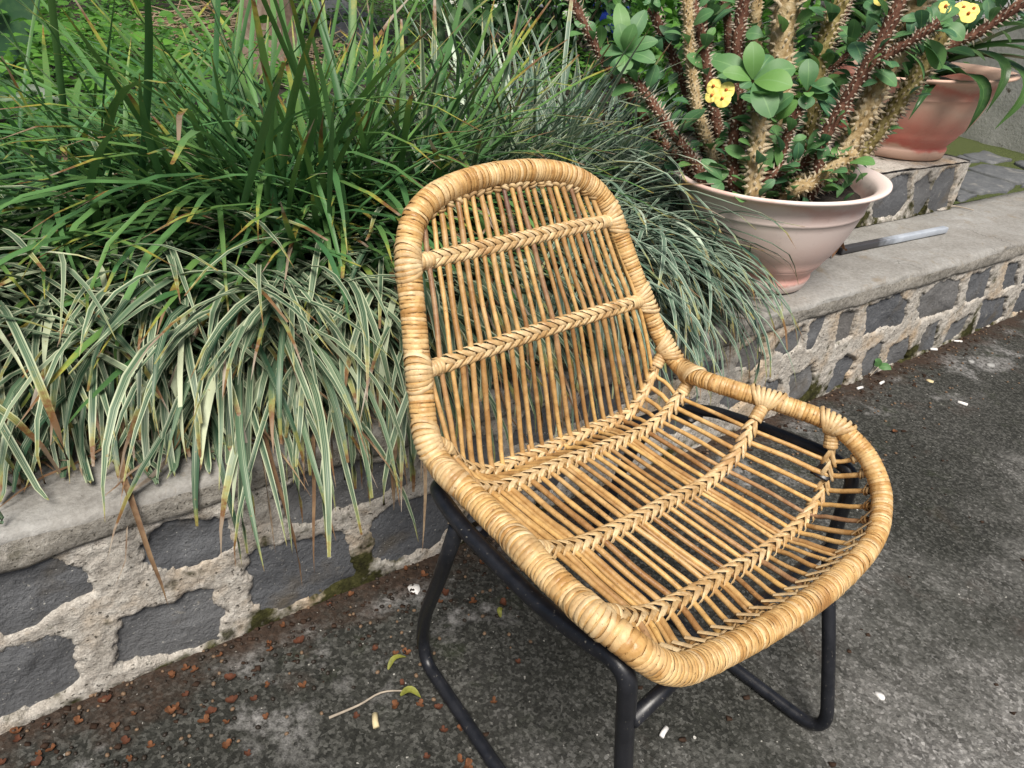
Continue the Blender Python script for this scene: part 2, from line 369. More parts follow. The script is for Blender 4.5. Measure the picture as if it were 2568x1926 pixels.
    MAT['blade_pale'] = blade('blade_pale', (.036, .085, .058), (.105, .175, .120), (.48, .56, .44), (.3, .4, .1), True, .12, .13)
    M = Mat('blade_dry'); r = M.attr('rnd'); p = M.pos(); M.base(M.mix(M.step(M.noise(40, 3, .6, p), .35, .7), M.ramp(r, [(0, (.20, .11, .05)), (.5, (.38, .28, .17)), (1, (.50, .44, .36))]), (.12, .06, .03))); M.rough(.8); M.thin((.3, .2, .1), .15); MAT['blade_dry'] = M.m
    def leafm(name, a, b, vein, tr=.25, rgh=.45, back=None):
        M = Mat(name); u = M.attr('u'); v = M.attr('v'); r = M.attr('rnd'); p = M.pos()
        c = M.mix(r, a, b); au = M.math('ABSOLUTE', u)
        c = M.mix(M.math('MULTIPLY', M.math('SUBTRACT', 1.0, M.step(au, .02, .08)), .6), c, vein)
        nz = M.noise(35, 4, .6, p); c = M.mix(M.math('MULTIPLY', M.step(nz, .5, .75), .3), c, vein)
        M.base(c); M.rough(rgh); M.spec(.4); M.thin(c, tr); M.bump(nz, .15, .003); return M.m
    MAT['thorn_leaf'] = leafm('thorn_leaf', (.062, .165, .085), (.165, .34, .085), (.21, .39, .15), .28, .5)
    MAT['weed_leaf'] = leafm('weed_leaf', (.045, .14, .026), (.13, .32, .045), (.20, .38, .08), .38, .5)
    MAT['vine_leaf'] = leafm('vine_leaf', (.022, .070, .026), (.05, .12, .035), (.10, .19, .06), .25, .5)
    MAT['broad_leaf'] = leafm('broad_leaf', (.020, .062, .030), (.045, .11, .040), (.12, .22, .07), .2, .35)
    MAT['strap_leaf'] = leafm('strap_leaf', (.030, .085, .030), (.075, .16, .042), (.14, .25, .08), .22, .3)
    MAT['dead_leaf'] = leafm('dead_leaf', (.10, .045, .02), (.20, .10, .045), (.06, .03, .015), .2, .7)
    def bark(name, stops, sc):
        M = Mat(name); p = M.pos(); b = M.noise(sc, 5, .7, p, .4); M.base(M.ramp(b, stops)); M.rough(.8); M.spec(.25); M.bump(b, .8, .006); return M.m
    MAT['stem_tan'] = bark('stem_tan', [(.25, (.10, .060, .022)), (.45, (.30, .21, .10)), (.62, (.46, .36, .21)), (.8, (.56, .50, .38))], 48)
    MAT['stem_olive'] = bark('stem_olive', [(.25, (.055, .04, .015)), (.45, (.19, .15, .05)), (.65, (.33, .28, .12)), (.85, (.42, .37, .24))], 48)
    MAT['stem_brown'] = bark('stem_brown', [(.25, (.040, .016, .010)), (.5, (.105, .045, .028)), (.68, (.19, .095, .06)), (.85, (.40, .33, .27))], 60)
    MAT['spine_pale'] = bark('spine_pale', [(.3, (.36, .28, .17)), (.7, (.55, .47, .34))], 80)
    MAT['spine_grey'] = bark('spine_grey', [(.3, (.30, .24, .18)), (.7, (.55, .49, .40))], 80)
    MAT['trunk'] = bark('trunk', [(.25, (.09, .06, .045)), (.5, (.20, .145, .11)), (.75, (.32, .27, .22))], 14)
    MAT['straw'] = bark('straw', [(.25, (.20, .14, .085)), (.7, (.48, .38, .26))], 20)
    def plain(name, c, rgh=.6, spec=.3, var=.3, sc=30, bmp=.2):
        M = Mat(name); p = M.pos(); b = M.noise(sc, 4, .65, p); d = tuple(x * (1 - var) for x in c)
        M.base(M.ramp(b, [(.3, d), (.7, c)])); M.rough(rgh); M.spec(spec); M.bump(b, bmp, .004); return M.m
    MAT['petal'] = plain('petal', (.86, .74, .20), .6, .2, .10)
    MAT['petal_heart'] = plain('petal_heart', (.55, .16, .04), .6)
    MAT['dried_petal'] = plain('dried_petal', (.205, .088, .042), .8, .15, .75, 60)
    MAT['dried_dark'] = plain('dried_dark', (.13, .05, .028), .8, .2, .6, 40)
    MAT['litter'] = plain('litter', (.055, .034, .024), .9, .1, .6, 40)
    MAT['seed'] = plain('seed', (.030, .022, .016), .55, .3, .6, 20)
    MAT['seed_tan'] = plain('seed_tan', (.20, .13, .08), .6, .3, .5, 20)
    MAT['white_paper'] = plain('white_paper', (.78, .76, .74), .7, .2, .12)
    MAT['cream_bit'] = plain('cream_bit', (.66, .56, .34), .7, .2, .25)
    MAT['yellow_leaf'] = plain('yellow_leaf', (.26, .27, .05), .6, .3, .6, 50)
    MAT['twig'] = plain('twig', (.42, .36, .29), .8, .2, .4, 30)
    MAT['steel'] = plain('steel', (.33, .37, .43), .42, .5, .5, 14)
    M = Mat('steel_bar'); p = M.pos(); x = sep(M, p); nz = M.noise(18, 4, .65, p)
    f = M.step(M.math('ADD', x[0], M.math('MULTIPLY', nz, .15)), .27, .36)
    M.base(M.mix(f, (.045, .045, .05), M.ramp(nz, [(.3, (.33, .37, .43)), (.7, (.48, .52, .58))]))); M.rough(.45); MAT['steel_bar'] = M.m
    MAT['white_plaster'] = plain('white_plaster', (.74, .75, .76), .85, .2, .15, 3)
    MAT['blue_glaze'] = plain('blue_glaze', (.012, .030, .20), .22, .5, .5, 6, .05)
    MAT['bucket_grey'] = plain('bucket_grey', (.16, .17, .20), .5, .4, .3, 10)
    MAT['rock'] = plain('rock', (.17, .175, .185), .85, .2, .6, 12, .8)
    MAT['rock_pale'] = plain('rock_pale', (.40, .40, .39), .85, .2, .4, 12, .8)
build_materials()

# ================================================================== the setting
def sheet(name, pts, mat, label=None):
    me = mesh(name, pts, [tuple(range(len(pts)))], mat, smooth=False); o = obj(name, me); o['kind'] = 'structure'; return o
sheet('pavement', [(-60, -60, 0), (60, -60, 0), (60, 60, 0), (-60, 60, 0)], MAT['pavement'])

# garden soil behind the wall: gently uneven bed
def soil_bed():
    a = Acc(); S = np.linspace(-9, 22, 125); Dp = np.r_[np.linspace(.30, 3, 30), np.linspace(3.3, 26, 46)]
    s, d = np.meshgrid(S, Dp, indexing='ij'); z = .325 + .02 * fbm(s * 2.3, d * 2.3, 3) + .010 * np.clip(d - 2, 0, 30)
    z = np.where((s > 2.2) & (s < 5.5) & (d < 1.5), .30, z)
    P = s[..., None] * WT + (d[..., None] + W_D) * WN; P[..., 2] = z; ns, ndp = s.shape
    f = [(i * ndp + j, (i + 1) * ndp + j, (i + 1) * ndp + j + 1, i * ndp + j + 1) for i in range(ns - 1) for j in range(ndp - 1)]
    a.add(P.reshape(-1, 3), f); o = obj('garden_soil', a.mesh('garden_soil', MAT['soil'])); o['kind'] = 'structure'
soil_bed()

# ------------------------------------------------------------------ masonry faces: ragged mortar round set stones
def poly_sd(s, z, poly):
    """signed distance to polygon (negative inside)"""
    poly = np.asarray(poly, float); d = np.full(s.shape, 1e9); ins = np.zeros(s.shape, bool)
    for (ax, az), (bx, bz) in zip(poly, np.roll(poly, -1, 0)):
        ex, ez = bx - ax, bz - az; wx, wz = s - ax, z - az
        t = np.clip((wx * ex + wz * ez) / (ex * ex + ez * ez + 1e-12), 0, 1)
        d = np.minimum(d, np.hypot(wx - ex * t, wz - ez * t))
        c = ((az > z) != (bz > z)) & (s < (bx - ax) * (z - az) / (bz - az + 1e-12) + ax); ins ^= c
    return np.where(ins, -d, d)
def masonry(parent, s0, s1, z0, z1, stones, step, seed, rec=.0):
    S = np.arange(s0, s1 + step * .5, step); Z = np.arange(z0, z1 + step * .5, step)
    s, z = np.meshgrid(S, Z, indexing='ij'); sd = np.full(s.shape, 1e9)
    rag = .0070 * fbm(s * 30, z * 30, seed) + .0045 * fbm(s * 120, z * 120, seed + 5, 2)
    for p in stones:
        lo = np.min(p, 0) - .04; hi = np.max(p, 0) + .04
        i0, i1 = np.searchsorted(S, [lo[0], hi[0]]); j0, j1 = np.searchsorted(Z, [lo[1], hi[1]])
        if i1 <= i0 or j1 <= j0: continue
        sub = poly_sd(s[i0:i1, j0:j1], z[i0:i1, j0:j1], p); sd[i0:i1, j0:j1] = np.minimum(sd[i0:i1, j0:j1], sub)
    k = np.clip((sd + rag) / .0045, -1, 1)                       # -1 inside a stone, 1 on mortar
    out = np.where(k > 0, .001 + .0042 * np.abs(k) ** .5, .012 * k) + .0018 * fbm(s * 9, z * 9, seed + 9) + .0016 * fbm(s * 95, z * 95, seed + 3, 3)
    y = -out + rec
    ns, nz = s.shape; V = np.stack([s, y, z], -1).reshape(-1, 3)
    f = [(i * nz + j, (i + 1) * nz + j, (i + 1) * nz + j + 1, i * nz + j + 1) for i in range(ns - 1) for j in range(nz - 1)]
    obj('mortar', mesh('mortar', V, f, MAT['mortar']), parent)
    for q, p in enumerate(stones):
        p = np.asarray(p, float); c = p.mean(0); out_p = []
        for a, b in zip(p, np.roll(p, -1, 0)):
            for t in np.linspace(0, 1, 5, endpoint=False): out_p.append(a * (1 - t) + b * t)
        out_p = np.array(out_p); n = len(out_p); V = []; rr = []
        rings = (1.0, .82, .6, .34, .12)
        for g in rings:
            P2 = c + (out_p - c) * g
            if g == 1.0: P2 = c + (out_p - c) * (1 + .012 / (np.linalg.norm(out_p - c, axis=1, keepdims=True) + 1e-6))
            yy = -.0005 - .006 * fbm(P2[:, 0] * 16 + q, P2[:, 1] * 16, seed + 21) + rec + (.004 if g == 1.0 else 0)
            V.append(np.c_[P2[:, 0], yy, P2[:, 1]])
        V = np.concatenate(V); f = [(g * n + k, g * n + (k + 1) % n, (g + 1) * n + (k + 1) % n, (g + 1) * n + k) for g in range(len(rings) - 1) for k in range(n)]
        f.append(tuple((len(rings) - 1) * n + k for k in range(n)))
        obj('stone', mesh('stone', V, f, MAT['wall_stone'], {'rnd': np.full(len(V), random.random())}), parent)

wall = thing('retaining_wall', 'low garden wall of grey stones in pale mortar with a cement coping', 'wall', WN * W_D, W_ROT)
def z7(L): return [on_wall(a * .40687, 1251 + b * .40687) for a, b in L]
def z6(L): return [on_wall(1668 + a * .40687, 550 + b * .40687) for a, b in L]
def dpx(L): return [on_wall(a * 1.16094, b * 1.16094) for a, b in L]
ST = [z7([(-260, 560), (0, 430), (350, 330), (480, 420), (575, 590), (180, 790), (0, 830), (-260, 900)]),
      z7([(850, 300), (900, 200), (990, 130), (1370, 100), (1460, 280), (1300, 350), (1030, 440), (880, 380)]),
      dpx([(600, 1062), (650, 1015), (770, 985), (880, 995), (870, 1045), (790, 1090), (620, 1142)]),
      z7([(1535, 350), (1600, 310), (2130, 200), (2170, 480), (1990, 570), (1800, 640), (1600, 690), (1555, 600)]),
      z7([(740, 740), (1150, 570), (1310, 560), (1385, 720), (1340, 860), (1020, 970), (690, 1030), (690, 880)]),
      z7([(-260, 1080), (0, 960), (330, 830), (470, 900), (490, 1130), (350, 1220), (0, 1370), (-260, 1460)]),
      dpx([(805, 1130), (850, 1085), (920, 1068), (978, 1078), (962, 1150), (930, 1185), (850, 1210), (805, 1203)]),
      dpx([(985, 1010), (1010, 950), (1060, 930), (1085, 985), (1040, 1030)]),
      dpx([(1000, 1130), (1040, 1075), (1110, 1050), (1130, 1085), (1090, 1120), (1020, 1150)]),
      dpx([(1105, 960), (1125, 895), (1200, 870), (1215, 930), (1170, 960)]),
      dpx([(1150, 1060), (1170, 1000), (1250, 965), (1265, 1010), (1200, 1055)]),
      dpx([(1235, 910), (1260, 850), (1340, 825), (1345, 880), (1290, 910)]),
      dpx([(1290, 990), (1300, 935), (1390, 900), (1400, 945), (1340, 990)]),
      dpx([(1365, 850), (1385, 800), (1450, 775), (1462, 820), (1410, 855)]),
      dpx([(1425, 930), (1440, 880), (1500, 855), (1510, 900), (1460, 935)]),
      z6([(200, 890), (330, 865), (365, 920), (250, 980)]),
      z6([(330, 1120), (400, 1040), (500, 1010), (520, 1110), (400, 1170)]),
      z6([(430, 900), (460, 800), (580, 710), (605, 860), (510, 940)]),
      z6([(670, 790), (730, 700), (855, 645), (830, 780), (720, 840)]),
      z6([(860, 800), (890, 630), (1000, 590), (940, 720), (900, 790)]),
      z6([(1040, 770), (1080, 580), (1185, 560), (1140, 720)]),
      z6([(1215, 710), (1235, 540), (1430, 455), (1495, 510), (1450, 640)]),
      z6([(1550, 600), (1560, 480), (1680, 390), (1825, 365), (1780, 550), (1580, 615)]),
      z6([(1835, 520), (1880, 345), (2015, 290), (1965, 470)]),
      z6([(2055, 445), (2110, 275), (2180, 255), (2150, 405)]),
      z6([(2185, 400), (2225, 250), (2330, 200), (2320, 360)]),
      z6([(595, 1070), (620, 1000), (705, 975), (695, 1100)]),
      z6([(750, 1120), (770, 960), (925, 870), (880, 1050), (800, 1135)]),
      z6([(985, 1065), (1050, 870), (1110, 830), (1175, 870), (1100, 1020)]),
      z6([(1195, 970), (1230, 810), (1335, 750), (1315, 870), (1260, 960)]),
      z6([(1355, 910), (1380, 780), (1505, 710), (1485, 860)]),
      z6([(1545, 825), (1600, 660), (1685, 625), (1645, 790)]),
      z6([(1700, 770), (1760, 640), (1890, 575), (1825, 710)]),
      z6([(1905, 690), (1960, 500), (2095, 475), (2080, 600), (2000, 655)]),
      z6([(2130, 590), (2180, 440), (2330, 400), (2300, 540)])]
masonry(wall, -.62, 4.4, -.01, .305, ST, .0055, 4)

def coping():
    # section from the back of the ledge to its underside, swept along the wall
    prof = [(.345, .30), (.345, .342), (.30, .345), (.25, .345), (.20, .345), (.15, .345), (.11, .345), (.08, .345), (.055, .345), (.035, .345), (.016, .345), (.004, .3449), (-.004, .3440), (-.0085, .3405), (-.0098, .333), (-.011, .323), (-.0115, .314), (-.012, .306), (-.011, .298), (-.008, .293), (.002, .290), (.02, .289)]
    S = np.arange(-.62, 4.4, .008); n = len(prof); V = []
    pr = np.array(prof)
    dep = np.repeat(pr[None, :, 0], len(S), 0); z = np.repeat(pr[None, :, 1], len(S), 0); s = np.repeat(S[:, None], n, 1)
    idx = np.arange(n)[None, :]
    edge = np.clip(1 - np.abs(idx - 13) / 4, 0, 1)
    fr = (idx >= 12).astype(float)
    ra = fbm(s * 9, idx * .35 + 0 * s, 41) ; rb = fbm(s * 45, idx * .8 + 0 * s, 43, 3)
    dep = dep + fr * (.0020 * ra + .0016 * rb) + edge * .003 * np.clip(ra, -1, 1)
    chip = np.clip(fbm(s * 5.5, 0 * s, 47) - .55, 0, 1) * edge
    z = z + (idx < 13) * (idx > 0) * .0014 * fbm(s * 6, dep * 6, 51) - chip * .012 - edge * np.abs(rb) * .0025
    z = z + (idx > 17) * .005 * ra
    P = np.stack([s, dep, z], -1).reshape(-1, 3)
    f = [(i * n + j, (i + 1) * n + j, (i + 1) * n + j + 1, i * n + j + 1) for i in range(len(S) - 1) for j in range(n - 1)]
    f = [q[::-1] for q in f]
    me = mesh('coping', P, f, [MAT['coping_cement'], MAT['edge_cement']]); me.polygons.foreach_set('material_index', [1 if (k % (n - 1)) >= 14 else 0 for k in range(len(f))])
    obj('coping', me, wall)
coping()

# ------------------------------------------------------------------ stone plinth behind the ledge, under the far planter
PL_H = .175
plinth = thing('stone_plinth', 'short stone and mortar plinth carrying the coral planter behind the ledge', 'plinth', wp(0, .317, W_H + .002), W_ROT)
def on_pl(L):
    out = []
    for a, b in L:
        P = on_plane(1968 + a * .27125, 350 + b * .27125, wp(0, .317, 0), WN); out.append((P @ WT, P[2] - W_H))
    return out
PS = [on_pl([(810, 690), (830, 420), (900, 400), (1060, 330), (1145, 340), (1140, 560), (1010, 720), (830, 740)]),
      on_pl([(1180, 690), (1180, 400), (1330, 310), (1350, 420), (1290, 640), (1240, 700)]),
      on_pl([(1300, 640), (1370, 400), (1440, 300), (1570, 260), (1560, 420), (1500, 640), (1370, 690)]),
      [(2.13, .03), (2.14, .15), (2.27, .145), (2.25, .02)]]
PS[2] = [(min(a, 2.885), b) for a, b in PS[2]]
masonry(plinth, 2.12, 2.90, 0, PL_H, PS, .006, 14)
v, f = box(2.12, 2.90, .012, .62, 0, PL_H - .002); obj('core', mesh('core', v, f, MAT['mortar'], smooth=False), plinth)
def plinth_side():
    Y = np.arange(0, .63, .012); Z = np.arange(0, PL_H + .006, .012); y, z = np.meshgrid(Y, Z, indexing='ij'); n = len(Z)
    x = 2.904 + .006 * fbm(y * 12, z * 12, 9) + 0 * y
    f = [(i * n + j, (i + 1) * n + j, (i + 1) * n + j + 1, i * n + j + 1) for i in range(len(Y) - 1) for j in range(n - 1)]
    obj('side', mesh('side', np.stack([x, y, z], -1).reshape(-1, 3), f, MAT['wall_stone'], {'rnd': np.full(x.size, .4)}), plinth)
    X = np.arange(2.12, 2.91, .02); Yt = np.arange(0, .64, .02); x, y = np.meshgrid(X, Yt, indexing='ij'); n = len(Yt)
    z = PL_H + .003 + .004 * fbm(x * 9, y * 9, 5)
    f = [(i * n + j, (i + 1) * n + j, (i + 1) * n + j + 1, i * n + j + 1) for i in range(len(X) - 1) for j in range(n - 1)]
    obj('top', mesh('top', np.stack([x, y, z], -1).reshape(-1, 3), f, MAT['mortar']), plinth)
plinth_side()

# ------------------------------------------------------------------ slate paving and the cement wall at the right edge
pav = obj('slate_paving', None, None, (0, 0, 0)); pav['kind'] = 'structure'
def paving():
    X = np.linspace(3.0, 6.2, 60); Y = np.linspace(.345, 1.8, 36); s, d = np.meshgrid(X, Y, indexing='ij'); n = len(Y)
    z = .340 + .005 * fbm(s * 7, d * 7, 61); P = s[..., None] * WT + (d[..., None] + W_D) * WN; P[..., 2] = z
    f = [(i * n + j, (i + 1) * n + j, (i + 1) * n + j + 1, i * n + j + 1) for i in range(len(X) - 1) for j in range(n - 1)]
    obj('moss_joint', mesh('moss_joint', P.reshape(-1, 3), f, MAT['moss']), pav)
    def slab(L):
        p = np.array([on_z(1968 + a * .27125, 350 + b * .27125, .352) for a, b in L]); c = p.mean(0); o2 = []
        for a, b in zip(p, np.roll(p, -1, 0)):
            for t in np.linspace(0, 1, 4, endpoint=False): o2.append(a * (1 - t) + b * t + np.array([random.uniform(-.008, .008), random.uniform(-.008, .008), 0]))
        o2 = np.array(o2); n = len(o2); V = []
        for g, dz in ((1.0, -.02), (1.0, -.004), (.96, .001), (.5, .002), (.1, .001)):
            q = c + (o2 - c) * g; q[:, 2] += dz + .002 * RNG.standard_normal(n) * (dz > 0); V.append(q)
        V = np.concatenate(V); f = [(g * n + k, g * n + (k + 1) % n, (g + 1) * n + (k + 1) % n, (g + 1) * n + k) for g in range(4) for k in range(n)]
        f.append(tuple(4 * n + k for k in range(n))); obj('slab', mesh('slab', V, f, MAT['slab_slate'], smooth=False), pav)
    for L in ([(1530, 190), (1610, 140), (1800, 195), (1560, 235)], [(1640, 140), (1830, 100), (2090, 178), (1920, 215)],
              [(1670, 255), (1850, 225), (2240, 290), (2260, 385), (2150, 395)], [(1560, 285), (1720, 292), (2130, 415), (2050, 470), (1810, 488), (1560, 410)],
              [(1510, 520), (1560, 450), (1770, 503), (1640, 560)], [(2120, 200), (2260, 190), (2400, 260), (2250, 275)], [(2190, 415), (2320, 385), (2480, 420), (2300, 450)]): slab(L)
paving()
cw = thing('cement_wall', 'stained grey cement wall beyond the slate paving at the right edge', 'wall')
A0 = on_z(2395, 338, .34); B0 = on_z(2640, 408, .34); dd = unit(B0 - A0); A0 = A0 - dd * 2.6; B0 = B0 + dd * 1.0; nn = np.array([-dd[1], dd[0], 0])
if nn @ np.array([1.0, .5, 0]) < 0: nn = -nn
def cwall():
    L = np.linalg.norm(B0 - A0); X = np.linspace(0, L, 90); Z = np.linspace(-.05, .62, 20); x, z = np.meshgrid(X, Z, indexing='ij'); n = len(Z)
    off = .006 * fbm(x * 6, z * 6, 71); P = A0 + x[..., None] * dd + off[..., None] * nn; P[..., 2] = .34 + z
    f = [(i * n + j, (i + 1) * n + j, (i + 1) * n + j + 1, i * n + j + 1) for i in range(len(X) - 1) for j in range(n - 1)]
    obj('face', mesh('face', P.reshape(-1, 3), f, MAT['plain_cement']), cw)
    q = [A0 + nn * .012, B0 + nn * .012, B0 + nn * .2, A0 + nn * .2]; V = [tuple(a[:2]) + (zz,) for zz in (.3, .955) for a in q]
    obj('body', mesh('body', V, [(4, 5, 6, 7), (0, 1, 5, 4), (1, 2, 6, 5), (2, 3, 7, 6), (3, 0, 4, 7)], MAT['plain_cement'], smooth=False), cw)
cwall()

# ================================================================== the rattan chair
RIM = [[-0.036, -0.184, 0.753], [0.012, -0.185, 0.754], [0.055, -0.184, 0.752], [0.094, -0.181, 0.747], [0.127, -0.176, 0.739], [0.153, -0.168, 0.727], [0.17, -0.159, 0.712], [0.181, -0.149, 0.695], [0.189, -0.137, 0.676], [0.195, -0.124, 0.655], [0.201, -0.11, 0.634], [0.207, -0.096, 0.611], [0.213, -0.083, 0.589], [0.218, -0.07, 0.568], [0.224, -0.057, 0.547], [0.23, -0.043, 0.526], [0.235, -0.029, 0.507], [0.238, -0.013, 0.493], [0.239, 0.007, 0.485], [0.24, 0.032, 0.482], [0.241, 0.059, 0.482], [0.243, 0.087, 0.482], [0.245, 0.114, 0.482], [0.246, 0.138, 0.482], [0.248, 0.162, 0.482], [0.251, 0.186, 0.482], [0.253, 0.211, 0.482], [0.254, 0.236, 0.482], [0.254, 0.258, 0.482], [0.253, 0.278, 0.481], [0.25, 0.295, 0.479], [0.245, 0.311, 0.474], [0.236, 0.323, 0.464], [0.224, 0.333, 0.452], [0.208, 0.34, 0.44], [0.187, 0.344, 0.428], [0.161, 0.346, 0.417], [0.125, 0.35, 0.407], [0.078, 0.356, 0.398], [0.019, 0.363, 0.39], [-0.047, 0.37, 0.385], [-0.114, 0.374, 0.385], [-0.172, 0.375, 0.388], [-0.218, 0.37, 0.396], [-0.25, 0.358, 0.408], [-0.271, 0.343, 0.423], [-0.282, 0.325, 0.438], [-0.288, 0.305, 0.452], [-0.288, 0.283, 0.464], [-0.285, 0.258, 0.474], [-0.278, 0.231, 0.479], [-0.268, 0.205, 0.481], [-0.258, 0.18, 0.482], [-0.248, 0.154, 0.482], [-0.237, 0.128, 0.482], [-0.227, 0.102, 0.482], [-0.22, 0.077, 0.481], [-0.221, 0.055, 0.477], [-0.229, 0.035, 0.471], [-0.235, 0.017, 0.469], [-0.236, -0.001, 0.476], [-0.232, -0.019, 0.492], [-0.226, -0.035, 0.513], [-0.219, -0.051, 0.538], [-0.212, -0.067, 0.563], [-0.206, -0.083, 0.59], [-0.2, -0.1, 0.617], [-0.195, -0.117, 0.644], [-0.191, -0.132, 0.668], [-0.186, -0.145, 0.689], [-0.174, -0.157, 0.708], [-0.155, -0.167, 0.724], [-0.125, -0.175, 0.738], [-0.084, -0.181, 0.748]]
BANDS = [
    [(.187, -.137, .676), (.1, -.137, .676), (0, -.137, .676), (-.1, -.137, .676), (-.190, -.135, .674)],
    [(.217, -.069, .566), (.1, -.07, .567), (0, -.07, .567), (-.1, -.068, .565), (-.211, -.066, .562)],
    [(.236, -.02, .505), (.211, -.012, .481), (.185, -.012, .445), (.145, -.012, .418), (.11, -.012, .410), (.036, -.012, .404), (-.059, -.012, .399), (-.12, -.012, .395), (-.165, -.012, .401), (-.196, -.015, .43), (-.215, -.018, .465), (-.232, -.02, .49)],
    [(.238, .03, .48), (.213, .042, .463), (.181, .042, .444), (.149, .042, .436), (.068, .042, .428), (.017, .042, .422), (-.039, .042, .415), (-.097, .042, .409), (-.144, .042, .409), (-.18, .042, .42), (-.21, .04, .44), (-.232, .04, .468)],
    [(.246, .167, .48), (.214, .167, .462), (.18, .167, .443), (.139, .167, .429), (.091, .168, .421), (.043, .17, .416), (-.012, .17, .411), (-.042, .17, .406), (-.105, .17, .398), (-.151, .168, .400), (-.19, .167, .42), (-.215, .163, .45), (-.246, .158, .478)],
    [(.25, .268, .482), (.216, .275, .461), (.178, .275, .432), (.132, .276, .410), (.054, .278, .389), (-.013, .28, .378), (-.095, .28, .359), (-.176, .279, .347), (-.225, .277, .347), (-.257, .275, .36), (-.274, .27, .388), (-.276, .264, .42), (-.276, .257, .45), (-.283, .248, .474)]]
chair = thing('rattan_chair', 'woven honey-coloured rattan chair on black bent-tube sled legs', 'chair', CH_O, CH_YAW)
RIM_R = .0158
def rim():
    C, L = catmull(RIM, 1400, True); T, A, B = frames(C, True)
    seg = 18; th = np.linspace(0, 2 * np.pi, seg, endpoint=False)
    slim = np.where((C[:, 0] < -.15) & (C[:, 2] < .60), .86, 1.0) * np.where((C[:, 2] > .70), 1.05, 1.0)
    ker = np.ones(81) / 81; slim = np.convolve(np.r_[slim[-40:], slim, slim[:40]], ker, 'valid')
    core, f = tube(C[::14], RIM_R * .93 * slim[::14], 10, True); a0 = Acc(); a0.add(core, f, rnd=.1, u=0)
    ro = obj('rim', a0.mesh('rim', MAT['cane_wrap']), chair)
    a = Acc(); s = 0.0; junction = [0]
    n_at = lambda s: int(round(s / L * 1400)) % 1400
    drift = 0
    while s < L - .002:
        w = random.choice((.0040, .0046, .005, .0054, .006, .0068)); w = min(w, L - s)
        lift = 1 + random.uniform(-.010, .012) + (.035 if random.random() < .03 else 0)
        drift = drift * .8 + random.uniform(-.05, .05); tilt = .10 + drift; ph = random.uniform(0, 6.28) if random.random() < .15 else 1.2
        rings = []
        for q, rr in ((.02, .965), (.14, .997), (.5, 1.008), (.86, .997), (.98, .965)):
            off = tilt * RIM_R * 2 * np.cos(th + ph)
            ring = []
            for k in range(seg):
                i = n_at(s + q * w + off[k] * .35)
                ring.append(C[i] + RIM_R * slim[i] * rr * lift * (math.cos(th[k]) * A[i] + math.sin(th[k]) * B[i]))
            rings.append(ring)
        V = np.array(rings).reshape(-1, 3); f = [(i * seg + k, i * seg + (k + 1) % seg, (i + 1) * seg + (k + 1) % seg, (i + 1) * seg + k) for i in range(4) for k in range(seg)]
        a.add(V, f, rnd=random.random(), u=0); s += w * .985
    w = obj('wrapping', a.mesh('wrapping', MAT['cane_wrap']), ro); w['kind'] = 'stuff'
    return ro, C, L
RIM_O, RIMC, RIML = rim()

NROD = 25
BC = [catmull(b, 400)[0] for b in BANDS]
def along(c, f): f = min(max(f, 0), 1); x = f * (len(c) - 1); i = int(x); i2 = min(i + 1, len(c) - 1); return c[i] * (1 - (x - i)) + c[i2] * (x - i)
FR = [(k + .5) / NROD for k in range(NROD)]
def fracs(bi, k):
    f = FR[k]; e = (.015, .015, .06, .06, .07, .065)[bi]; return e + (1 - 2 * e) * f
# front rim stretch for rod ends
fi0 = int(np.argmin(np.linalg.norm(RIMC - np.array([.245, .311, .474]), axis=1))); fi1 = int(np.argmin(np.linalg.norm(RIMC - np.array([-.288, .283, .464]), axis=1)))
front = RIMC[fi0:fi1]
RODS = []; FE = []
for k in range(NROD):
    P = [along(BC[b], fracs(b, k)) for b in range(6)]
    d = unit(P[0] - P[1]); best = None
    for i in range(1400):
        q = RIMC[i]
        if q[2] < P[0][2] + .004: continue
        t = (q - P[0]) @ d; e = np.linalg.norm(P[0] + d * t - q)
        if best is None or e < best[0]: best = (e, q)
    top = best[1]; fe = along(front, .02 + .965 * FR[k]); FE.append(fe)
    pts = [top] + P + [P[5] * .4 + fe * .6 + np.array([0, 0, -.004]), fe]
    # a little hand-made irregularity between the bands
    q = [pts[0]]
    for a, b in zip(pts[:-1], pts[1:]):
        mid = (a + b) / 2 + np.array([random.uniform(-.0022, .0022), 0, random.uniform(-.0015, .0015)]); q += [mid, b] if np.linalg.norm(a - b) > .05 else [b]
    c, L = catmull(q, 56); RODS.append(c)
    r = .0034 * random.uniform(.84, 1.16); u = np.linspace(0, L, 56); rr = np.full(56, r)
    nodes = [random.uniform(0, .12) + j * random.uniform(.19, .27) for j in range(5)]
    for nn_ in nodes: rr += r * .22 * np.exp(-((u - nn_) / .006) ** 2)
    v, f = tube(c, rr, 8)
    rv = random.random(); rv = .97 if k == 11 else rv * .9
    att = np.repeat(rv + .10 * np.sin(u * 9 + k), 8)
    for nn_ in nodes: att = np.clip(att + np.repeat(.0 * u, 8), 0, 1)
    if k == 11: att = np.repeat(np.where(u < .11, .99, .78), 8)
    obj('rod', mesh('rod', v, f, MAT['cane_rod'], {'rnd': att, 'u': np.zeros(len(v))}), chair)
    # second thin cane lying tight beside some rods on the seat
    if k in (1, 2, 3, 9, 17):
        sub = c[26:54] + np.array([.0058, 0, -.0015]); v, f = tube(sub, r * .72, 6); obj('rod', mesh('rod', v, f, MAT['cane_rod'], {'rnd': np.full(len(v), random.uniform(.1, .9)), 'u': np.zeros(len(v))}), chair)

